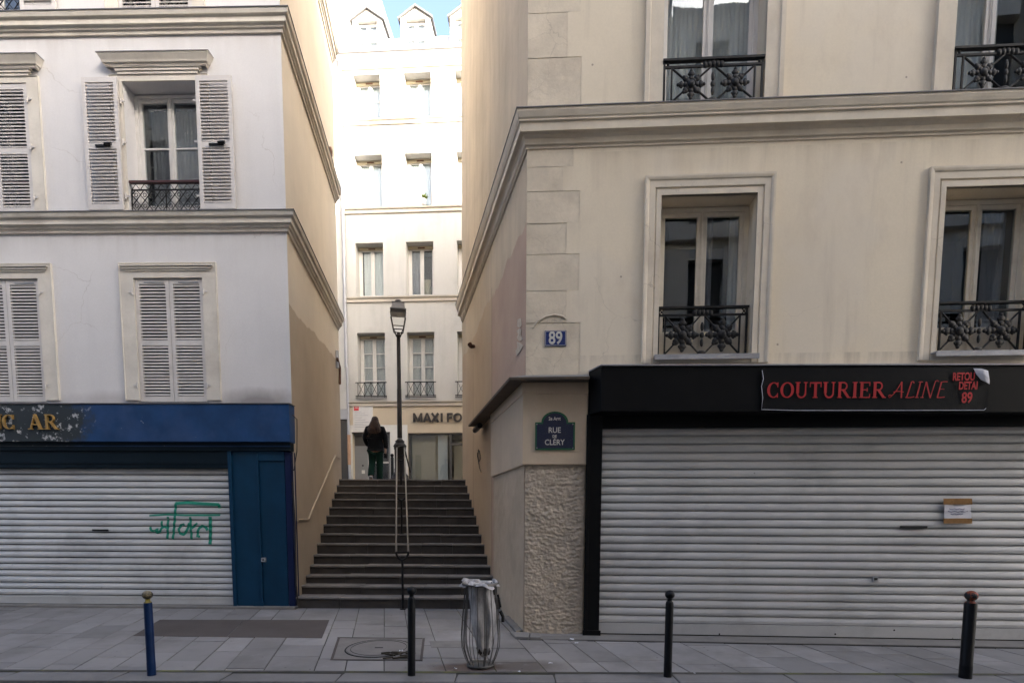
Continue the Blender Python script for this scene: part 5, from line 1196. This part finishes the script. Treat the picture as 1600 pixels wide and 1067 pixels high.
for i, (r, z) in enumerate(prof):
    row = []
    for k in range(NB):
        a = 2 * math.pi * k / NB
        f = noise.noise(Vector((math.cos(a) * 1.9, math.sin(a) * 1.9, z * 1.5))) * 0.16 + 0.07 * math.sin(a * 7 + z * 4) + 0.035 * math.sin(a * 15 + z * 9)
        if i < 2: f = f * 2.2 - 0.05
        row.append(((r * (1 + f)) * math.cos(a) + 0.035 * min(1, (0.85 - z) * 3) * (z < 0.8), (r * (1 + f)) * math.sin(a), z + (0.022 * math.sin(a * 3 + 1) + 0.012 * math.sin(a * 8) if i < 2 else 0)))
    rows.append(row)
b.grid(rows, 'bag', True, True); b.build('film', bag)
b = MB(); rr2 = [[(0.035 + (r * 0.8 * (1 + 0.25 * noise.noise(Vector((math.cos(k) * 2, math.sin(k) * 2, z * 9))))) * math.cos(2 * math.pi * k / 18), r * 0.8 * math.sin(2 * math.pi * k / 18), z) for k in range(18)] for r, z in ((0.01, 0.07), (0.072, 0.085), (0.088, 0.12), (0.092, 0.16), (0.07, 0.19), (0.01, 0.2))]
b.grid(rr2, 'bag_trash', True, True)
b.build('rubbish', bag)
# manhole
q = [ground(*c) for c in ((516, 1031), (660, 1032), (664, 997), (528, 995.5))]; cc = (q[0] + q[1] + q[2] + q[3]) / 4
mh = empty('manhole_cover', cc, 'round iron manhole cover set in a square frame in the pavement', 'manhole cover'); mh.rotation_euler.x = math.atan(PAVE_S)
def mloc(v): d = v - cc; return Vector((d.x, d.y * math.sqrt(1 + PAVE_S ** 2), 0))
qq = [mloc(v) for v in q]
b = MB(); b.prism([v + Vector((0, 0, 0.004)) for v in qq[::-1]], (0, 0, -0.02), 'manhole'); 
for i in range(4):
    a, c_ = qq[i], qq[(i + 1) % 4]; d = (c_ - a).normalized(); nrm = Vector((-d.y, d.x, 0)) * 0.03
    b.prism([a + d * 0.031 + Vector((0, 0, .0072)), c_ + Vector((0, 0, .0072)), c_ + nrm + Vector((0, 0, .0072)), a + d * 0.031 + nrm + Vector((0, 0, .0072))][::-1], (0, 0, -0.003), 'patch')
b.build('frame', mh)
b = MB(); rr = 0.385; b.lathe((0, 0, 0.0045), [(rr, 0.0), (rr, 0.006), (rr - 0.012, 0.007), (0.0001, 0.007)], 'manhole', 48)
b.tube([((rr + .012) * math.cos(t_ * 2 * math.pi / 60), (rr + .012) * math.sin(t_ * 2 * math.pi / 60), 0.004) for t_ in range(61)], 0.009, 'dark_hole', 5, False); b.tube([((rr - .05) * math.cos(t_ * 2 * math.pi / 60), (rr - .05) * math.sin(t_ * 2 * math.pi / 60), 0.010) for t_ in range(61)], 0.006, 'iron', 5, False)
b.box(-0.05, 0.05, -0.02, 0.02, 0.009, 0.0125, 'dark_hole'); b.build('lid', mh)
q = [ground(*c) for c in ((674, 1011.5), (732, 1012), (728, 1001.5), (671, 1001.5))]; cc = (q[0] + q[1] + q[2] + q[3]) / 4
b = MB(); b.prism([v - cc + Vector((0, 0, 0.006)) for v in q[::-1]], (0, 0, -0.02), 'manhole'); tag(b.build('drain_cover', None, loc=cc, bevel=0.003), 'small rectangular grey cover plate in the pavement behind the litter bin', 'drain cover')
# debris, scraps, broken paving by the corner
b = MB(); r2 = random.Random(11); c0 = ground(625, 1026)
for k in range(16):
    px, py = r2.uniform(596, 660), r2.uniform(1021, 1031); v = ground(px, py) - c0; a = r2.uniform(-0.5, 0.5); L = r2.uniform(0.04, 0.16)
    b.obox(v + Vector((0, 0, 0.013)), (L * math.cos(a), L * math.sin(a), 0), (-0.02 * math.sin(a), 0.02 * math.cos(a), 0), (0, 0, r2.uniform(.006, .018)), 'bark_brown')
tag(b.build('wood_debris', None, loc=c0), 'splintered rotten wood and moss lying on the manhole edge by the black bollard', 'debris')
SCR = [((893, 1000), 'crumpled white paper scrap against the black shopfront step', 0.05), ((901, 1006), 'white scrap on the paving before the black jamb', 0.035), ((811, 1050.5), 'white fleck on the kerb right of the litter bin', 0.03), ((712, 1046), 'white scrap lying on the rusty stain left of the litter bin', 0.035), ((860, 1038), 'flat pale scrap on the slabs below the roughcast pillar', 0.04), ((627, 1018.5), 'pale leaf scrap lying on the manhole cover', 0.04), ((1085, 1053), 'tiny pale scrap at the foot of the third bollard', 0.02)]
for (px, py), lab, s in SCR:
    c0 = ground(px, py); b = MB()
    b.grid([[(s * (i / 3 - .5) + r2.uniform(-.2, .2) * s, s * (j / 3 - .5) + r2.uniform(-.2, .2) * s, 0.012 + r2.uniform(0, .4) * s) for i in range(4)] for j in range(4)], 'paper', False)
    tag(b.build('paper_scrap', None, loc=c0 + Vector((0, 0, 0.0))), lab, 'litter', 'white scraps on the pavement')
b = MB(); c0 = ground(815, 992)
for quad in (((797, 990), (828, 991), (826, 999), (805, 998)), ((786, 966), (797, 964), (818, 987), (806, 989)), ((829, 992), (843, 992), (845, 999), (828, 999))):
    v = [ground(*c) - c0 + Vector((0, 0, 0.035)) for c in quad]; b.prism(v[::-1], (0, 0, -0.05), 'concrete')
b.obox(ground(797, 980) - c0 + Vector((0, 0, 0.004)), (0.14, -0.10, 0), (0.02, 0.04, 0), (0, 0, 0.012), 'dark_hole')
tag(b.build('broken_paving', None, loc=c0, bevel=0.012), 'cracked pale stone pieces at the foot of the corner pillar', 'broken paving')

# lamp post
LPY = 13.95; p = at_depth(625.5, 745, LPY)
lp = empty('street_lamp', (p.x, LPY, ZTOP), 'old style street lamp with a square lantern at the top of the stairs', 'street lamp', rotz=R(11.5))
def lz_(py): return at_depth(625, py, LPY).z - ZTOP
b = MB(); zt1 = lz_(692)
b.lathe((0, 0, -0.02), [(0.25, 0), (0.25, 0.07), (0.2, 0.09), (0.2, 0.15), (0.155, 0.2), (0.14, 0.26), (0.145, 0.3), (0.135, 0.34), (0.135, zt1 - 0.15), (0.15, zt1 - 0.13), (0.145, zt1 - 0.1), (0.165, zt1 - 0.06), (0.15, zt1 - 0.03), (0.13, zt1), (0.105, zt1 + 0.03), (0.12, zt1 + 0.06), (0.075, zt1 + 0.10), (0.062, zt1 + 0.12)], 'lamp_brown', 18); b.build('base', lp)
zt2 = lz_(523); b = MB()
b.lathe((0, 0, 0), [(0.062, zt1 + 0.12), (0.055, (zt1 + zt2) / 2), (0.05, (zt1 + zt2) / 2 + 0.01), (0.046, zt2 - 0.2), (0.045, zt2 - 0.06), (0.06, zt2 - 0.05), (0.07, zt2 - 0.02), (0.045, zt2), (0.04, zt2 + 0.05)], 'lamp_brown', 14)
b.build('pole', lp)
z0, z1, z2, z3, z4 = lz_(517), lz_(511.5), lz_(491.5), lz_(486.5), lz_(476)
ln = MB(); h0, h1 = 0.115, 0.185
for sx in (-1, 1):
    for sy in (-1, 1):
        ln.tube([(sx * h0, sy * h0, z0), (sx * h1, sy * h1, z2)], 0.013, 'lamp_brown', 6); ln.tube([(sx * h0, sy * h0, z0), (sx * 0.07, sy * 0.07, z0 - 0.06), (sx * 0.055, sy * 0.055, z0 - 0.12), (0, 0, zt2 - 0.02)], 0.012, 'lamp_brown', 6)
for z, h in ((z1, h0 + 0.008), (z0, h0)):
    for s in (-1, 1): ln.tube([(-h, s * h, z), (h, s * h, z)], 0.011, 'lamp_brown', 6); ln.tube([(s * h, -h, z), (s * h, h, z)], 0.011, 'lamp_brown', 6)
lant = ln.build('lantern', lp)
b = MB(); hb = 0.182
for s in (-1, 1): b.box(-hb, hb, min(s * hb, s * (hb - .012)), max(s * hb, s * (hb - .012)), z2, z3, 'lamp_brown'); b.box(min(s * hb, s * (hb - .012)), max(s * hb, s * (hb - .012)), -hb + .0125, hb - .0125, z2, z3, 'lamp_brown')
rws = [[(sx * h, sy * h, z) for sx, sy in ((-1, -1), (1, -1), (1, 1), (-1, 1))] for h, z in ((hb + 0.012, z3), (hb + 0.012, z3 + 0.02), (0.165, z3 + 0.03), (0.138, z4), (0.15, z4 + 0.005), (0.15, z4 + 0.02), (0.03, z4 + 0.035))]
b.grid(rws, 'zinc', False, True); b.lathe((0, 0, z4 + 0.03), [(0.02, 0), (0.03, 0.025), (0.075, 0.045), (0.08, 0.055), (0.05, 0.08), (0.003, 0.085)], 'zinc', 14); b.build('lantern_roof', lant)
b = MB(); b.box(-0.17, 0.17, -0.17, 0.17, z2 + 0.004, z2 + 0.014, 'frame_white'); b.build('reflector', lant)
b = MB()
for k in range(4):
    c1 = [(-1, -1), (1, -1), (1, 1), (-1, 1)]; a, c_ = c1[k], c1[(k + 1) % 4]
    b.face([(a[0] * h0, a[1] * h0, z0), (c_[0] * h0, c_[1] * h0, z0), (c_[0] * h1, c_[1] * h1, z2), (a[0] * h1, a[1] * h1, z2)], 'glass_clear')
b.build('lantern_glass', lant)
b = MB(); b.lathe((0, 0, z2 + 0.02), [(0.02, -0.01), (0.03, -0.03), (0.035, -0.05), (0.02, -0.09), (0.002, -0.095)], 'frame_white', 10); b.build('bulb', lant)
# handrail
hr = empty('stair_handrail', (0, 0, 0), 'double stainless handrail on dark posts up the middle of the stairs', 'handrail')
A = at_depth(628.5, 862, 9.0); B = at_depth(626.0, 700, 13.55); dv = B - A; base = Vector((A.x, A.y, pave_z(A.y))); hr.location = base
sidev = Vector((dv.y, -dv.x, 0)).normalized() * 0.098
for s in (-1, 1):
    b = MB(); b.tube([A - base + sidev * s, A - base + sidev * s * 0.97 + dv * 0.5, B - base + sidev * s * 0.92], 0.0165, 'inox', 10); b.build('rail', hr)
def upost(f, zfoot):
    c_ = A + dv * f; b = MB()
    pts = [c_ + sidev * s * math.cos(t_) + Vector((0, 0, -0.13 * math.sin(t_))) for s, t_ in ((-1, 0), (-1, .35), (-1, .8), (-1, 1.2), (1, math.pi / 2), (1, 1.2), (1, .8), (1, .35), (1, 0))]
    b.tube([q_ - base for q_ in pts], 0.019, 'iron', 8)
    b.tube([c_ - base + sidev * -1, c_ - base + sidev], 0.012, 'iron', 6)
    b.tube([Vector((c_.x, c_.y, c_.z - 0.12)) - base, Vector((c_.x, c_.y, zfoot)) - base], 0.02, 'iron', 8); b.tube([Vector((c_.x, c_.y, zfoot + 0.015)) - base, Vector((c_.x, c_.y, zfoot)) - base], 0.05, 'iron', 10); b.build('post', hr)
def stepz(y): return max([z for yy, z in STEPS if yy <= y - 0.02] or [pave_z(y)])
upost(0.0, pave_z(9.0)); 
for f in (0.46, 0.90): upost(f, stepz((A + dv * f).y))
b = MB(); c_ = B - base; b.tube([c_ - sidev, c_ - sidev * 0.6 + Vector((0, .12, 0.05)), c_ + sidev * 0.6 + Vector((0, .12, 0.05)), c_ + sidev], 0.016, 'iron', 6); b.build('top_bracket', hr)
b = MB(); b.tube([B - base + sidev * .95, B - base + sidev * 1.7 + Vector((0, .3, -.55))], 0.018, 'iron', 6); b.build('brace', hr)

# ================================================================== PERSON AT THE TOP OF THE STAIRS
def skin_mesh(name, verts, edges, root, mat, parent, levels=2):
    """verts: (x, y, z, rx, ry) joints; one continuous skinned surface"""
    me = bpy.data.meshes.new(name); me.from_pydata([v[:3] for v in verts], edges, [])
    o = bpy.data.objects.new(name, me); col.objects.link(o)
    o.modifiers.new('skin', 'SKIN'); sv = me.skin_vertices[0].data
    for i, v in enumerate(verts): sv[i].radius = (v[3], v[4]); sv[i].use_root = (i == root)
    s = o.modifiers.new('sub', 'SUBSURF'); s.levels = levels; s.render_levels = levels
    dg = bpy.context.evaluated_depsgraph_get(); m2 = bpy.data.meshes.new_from_object(o.evaluated_get(dg))
    for p_ in m2.polygons: p_.use_smooth = True
    m2.materials.clear(); m2.materials.append(M[mat]); bpy.data.objects.remove(o); bpy.data.meshes.remove(me)
    m2.name = name; o2 = bpy.data.objects.new(name, m2); col.objects.link(o2)
    if parent is not None: o2.parent = parent
    return o2
def chain(V, E, pts, start=None):
    """append a chain of joints, return last index"""
    last = start
    for p_ in pts:
        V.append(p_); i = len(V) - 1
        if last is not None: E.append((last, i))
        last = i
    return last
pw = at_depth(587.5, 748, 14.35)
pe = empty('person', (pw.x, 14.35, ZTOP), 'person with long brown hair, black jacket and dark green trousers walking away up the stairs', 'person')
pe.rotation_euler.z = R(3); pe.scale = (0.93, 0.97, 0.97)
# facing +y.  left is -x
V, E = [], []
V.append((0, 0, 0.90, .15, .11)); 
ch_ = chain(V, E, [(0, 0.0, 1.06, .125, .095), (0, 0.0, 1.22, .15, .105), (0, -0.01, 1.36, .13, .095), (0, 0.0, 1.435, .055, .055), (0, 0.01, 1.49, .05, .052)], 0)
neck = ch_; sh_ = 3
chain(V, E, [(0, 0.03, 1.545, .068, .075), (0, 0.03, 1.60, .075, .092), (0, 0.025, 1.655, .062, .08)], neck)
chain(V, E, [(0, 0.115, 1.575, .014, .016)], len(V) - 2)                       # nose
for s, arm in ((-1, [(-0.17, -0.01, 1.38, .05, .05), (-0.225, -0.03, 1.12, .042, .042), (-0.20, 0.12, 0.97, .032, .032), (-0.19, 0.20, 0.93, .024, .034)]), (1, [(0.17, -0.01, 1.38, .05, .05), (0.235, -0.02, 1.10, .042, .042), (0.265, 0.02, 0.86, .032, .032), (0.268, 0.03, 0.79, .022, .036)])):
    e_ = chain(V, E, arm, 3); hx, hy, hz = V[e_][:3]; d = (0.0, 0.9, -0.4) if s < 0 else (0.0, 0.15, -1.0)
    for k, L in enumerate((0.075, 0.085, 0.08, 0.062)):
        off = -0.026 + 0.0175 * k; bx = (0.0, 0.25 * off, off) if s < 0 else (0.0, off, 0.0)
        chain(V, E, [(hx + bx[0], hy + bx[1] + d[1] * .045, hz + bx[2] + d[2] * .045, .0095, .0095), (hx - s * .008, hy + bx[1] + d[1] * (.045 + L * .6), hz + bx[2] + d[2] * (.045 + L * .6), .0085, .0085), (hx - s * .022, hy + bx[1] + d[1] * (.045 + L), hz + bx[2] + d[2] * (.045 + L), .0075, .0075)], e_)
    chain(V, E, [(hx - s * .025, hy + .03, hz + .0, .0105, .0105), (hx - s * .035, hy + .045 + d[1] * .03, hz + d[2] * .03, .009, .009)], e_)
legL = [(-0.085, 0.0, 0.86, .09, .095), (-0.09, 0.05, 0.49, .06, .062), (-0.10, -0.13, 0.17, .04, .042), (-0.10, -0.15, 0.12, .036, .04), (-0.10, -0.05, 0.045, .038, .026), (-0.10, 0.02, 0.02, .034, .02)]
legR = [(0.085, 0.01, 0.86, .09, .095), (0.09, 0.08, 0.48, .06, .062), (0.085, 0.06, 0.13, .04, .042), (0.085, 0.05, 0.06, .036, .04), (0.088, 0.15, 0.035, .038, .026), (0.09, 0.22, 0.025, .034, .02)]
chain(V, E, legL, 0); chain(V, E, legR, 0)
skin_mesh('body', V, E, 0, 'skin', pe)
b = MB()
for s in (-1, 1): b.ball((s * 0.031, 0.115, 1.605), 0.012, 0.010, 0.009, 'frame_white', 8, 6); b.ball((s * 0.031, 0.124, 1.605), 0.0055, 0.004, 0.0055, 'iron', 6, 4); b.ball((s * 0.078, 0.02, 1.585), 0.012, 0.022, 0.032, 'skin', 8, 6)
b.ball((0, 0.112, 1.54), 0.026, 0.010, 0.008, 'red_print', 8, 5); b.build('face', pe)
V, E = [], []
V.append((0, 0.0, 0.98, .215, .16)); c3 = chain(V, E, [(0, 0, 1.12, .215, .165), (0, -0.005, 1.26, .215, .16), (0, -0.005, 1.37, .185, .14), (0, 0.0, 1.45, .09, .085)], 0)
chain(V, E, [(0, 0, 0.88, .20, .155), (0, 0, 0.845, .19, .15)], 0)
chain(V, E, [(-0.2, -0.01, 1.375, .095, .095), (-0.255, -0.03, 1.24, .088, .088), (-0.275, -0.02, 1.12, .08, .08), (-0.245, 0.10, 1.0, .066, .066), (-0.22, 0.155, 0.96, .055, .055)], 3)
chain(V, E, [(0.2, -0.01, 1.375, .095, .095), (0.26, -0.02, 1.22, .085, .085), (0.275, -0.01, 1.07, .074, .074), (0.28, 0.015, 0.92, .062, .062), (0.28, 0.02, 0.87, .055, .055)], 3)
skin_mesh('jacket', V, E, 0, 'coat', pe)
V, E = [], []
V.append((0, 0, 0.87, .165, .135))
chain(V, E, [(-0.10, 0.0, 0.76, .115, .118), (-0.105, 0.04, 0.50, .098, .10), (-0.115, -0.04, 0.30, .092, .095), (-0.118, -0.115, 0.165, .088, .09), (-0.118, -0.125, 0.135, .086, .088)], 0)
chain(V, E, [(0.10, 0.01, 0.76, .115, .118), (0.10, 0.06, 0.50, .098, .10), (0.098, 0.06, 0.28, .092, .095), (0.096, 0.055, 0.09, .09, .092), (0.096, 0.055, 0.06, .088, .09)], 0)
skin_mesh('trousers', V, E, 0, 'trousers', pe)
def shoe(cx, cy, cz, pitch):
    t = MB(); Mx = Matrix.Translation((cx, cy, cz)) @ Matrix.Rotation(pitch, 4, 'X')
    rows = []
    for k in range(11):
        f = k / 10; y = -0.08 + 0.27 * f; wd = 0.036 + 0.014 * math.sin(f * math.pi) + (0.006 if f > .6 else 0); h = 0.085 - 0.045 * f if f < 0.9 else 0.03
        if f in (0, 1): wd *= 0.55
        rows.append([Mx @ Vector((wd * math.cos(a), y, 0.022 + h * max(0, math.sin(a)))) for a in [math.pi * q_ / 8 for q_ in range(9)]])
    t.grid(rows, 'shoe', True); so_ = []
    for k in range(11):
        f = k / 10; y = -0.085 + 0.28 * f; wd = (0.041 + 0.015 * math.sin(f * math.pi)) * (0.6 if f in (0, 1) else 1)
        so_.append([Mx @ Vector(v) for v in ((-wd, y, 0), (wd, y, 0), (wd, y, 0.026), (-wd, y, 0.026))])
    t.grid(so_, 'sole', False, True); t.face(so_[0], 'sole'); t.face(so_[-1][::-1], 'sole'); t.build('shoe', pe)
shoe(-0.115, -0.13, 0.075, R(-38)); shoe(0.092, 0.07, 0.005, 0)
rows = []; NH = 28
for i, (z, rx, ry, cy) in enumerate(((1.715, .006, .006, .015), (1.705, .045, .05, .012), (1.68, .076, .085, .008), (1.63, .094, .106, .0), (1.57, .106, .112, -.012), (1.51, .122, .108, -.03), (1.46, .148, .10, -.05), (1.40, .172, .085, -.085), (1.34, .182, .068, -.115), (1.29, .165, .05, -.14), (1.255, .12, .03, -.155), (1.24, .06, .012, -.16))):
    r = []
    for k in range(NH):
        a = 2 * math.pi * k / NH; f = 1 + 0.05 * math.sin(a * 6 + z * 3) + 0.035 * math.sin(a * 13 + 1)
        yy = cy + ry * f * math.sin(a)
        if z < 1.63 and math.sin(a) > 0.25: yy = min(yy, 0.045 if z > 1.52 else cy + ry * 0.25)
        r.append((rx * f * math.cos(a), yy, z))
    rows.append(r)
b = MB(); b.grid(rows[:8], 'hair', True, True); b.grid(rows[7:], 'hair_tip', True, True)
for k in range(46):
    a = -math.pi * (0.08 + 0.84 * k / 45); r1, r3 = rows[4], rows[9]; z3_ = random.uniform(1.20, 1.31)
    b.tube([(0.10 * math.cos(a), -0.012 + 0.112 * math.sin(a), 1.58), (0.150 * math.cos(a), -0.05 + 0.105 * math.sin(a), 1.46), (0.182 * math.cos(a) + random.uniform(-.015, .015), -0.10 + 0.085 * math.sin(a), 1.36), (0.172 * math.cos(a) + random.uniform(-.03, .03), -0.15 + 0.04 * math.sin(a), z3_)], [0.010, 0.013, 0.011, 0.002], 'hair' if k % 3 else 'hair_tip', 5, False)
b.build('hair', pe)
hbp = empty('pouch', Vector(pe.location) + Vector((0.246, 0.05, 0.66)), 'small black pouch hanging from the right hand of the walking person', 'pouch')
b = MB(); b.box(-0.035, 0.035, -0.05, 0.05, -0.055, 0.06, 'coat'); b.build('pocket', hbp, bevel=0.015)
b = MB(); b.tube([(0, -0.04, 0.06), (0, -0.03, 0.10), (0, 0.0, 0.115), (0, 0.03, 0.10), (0, 0.04, 0.06)], 0.006, 'coat', 6); b.build('strap', hbp)
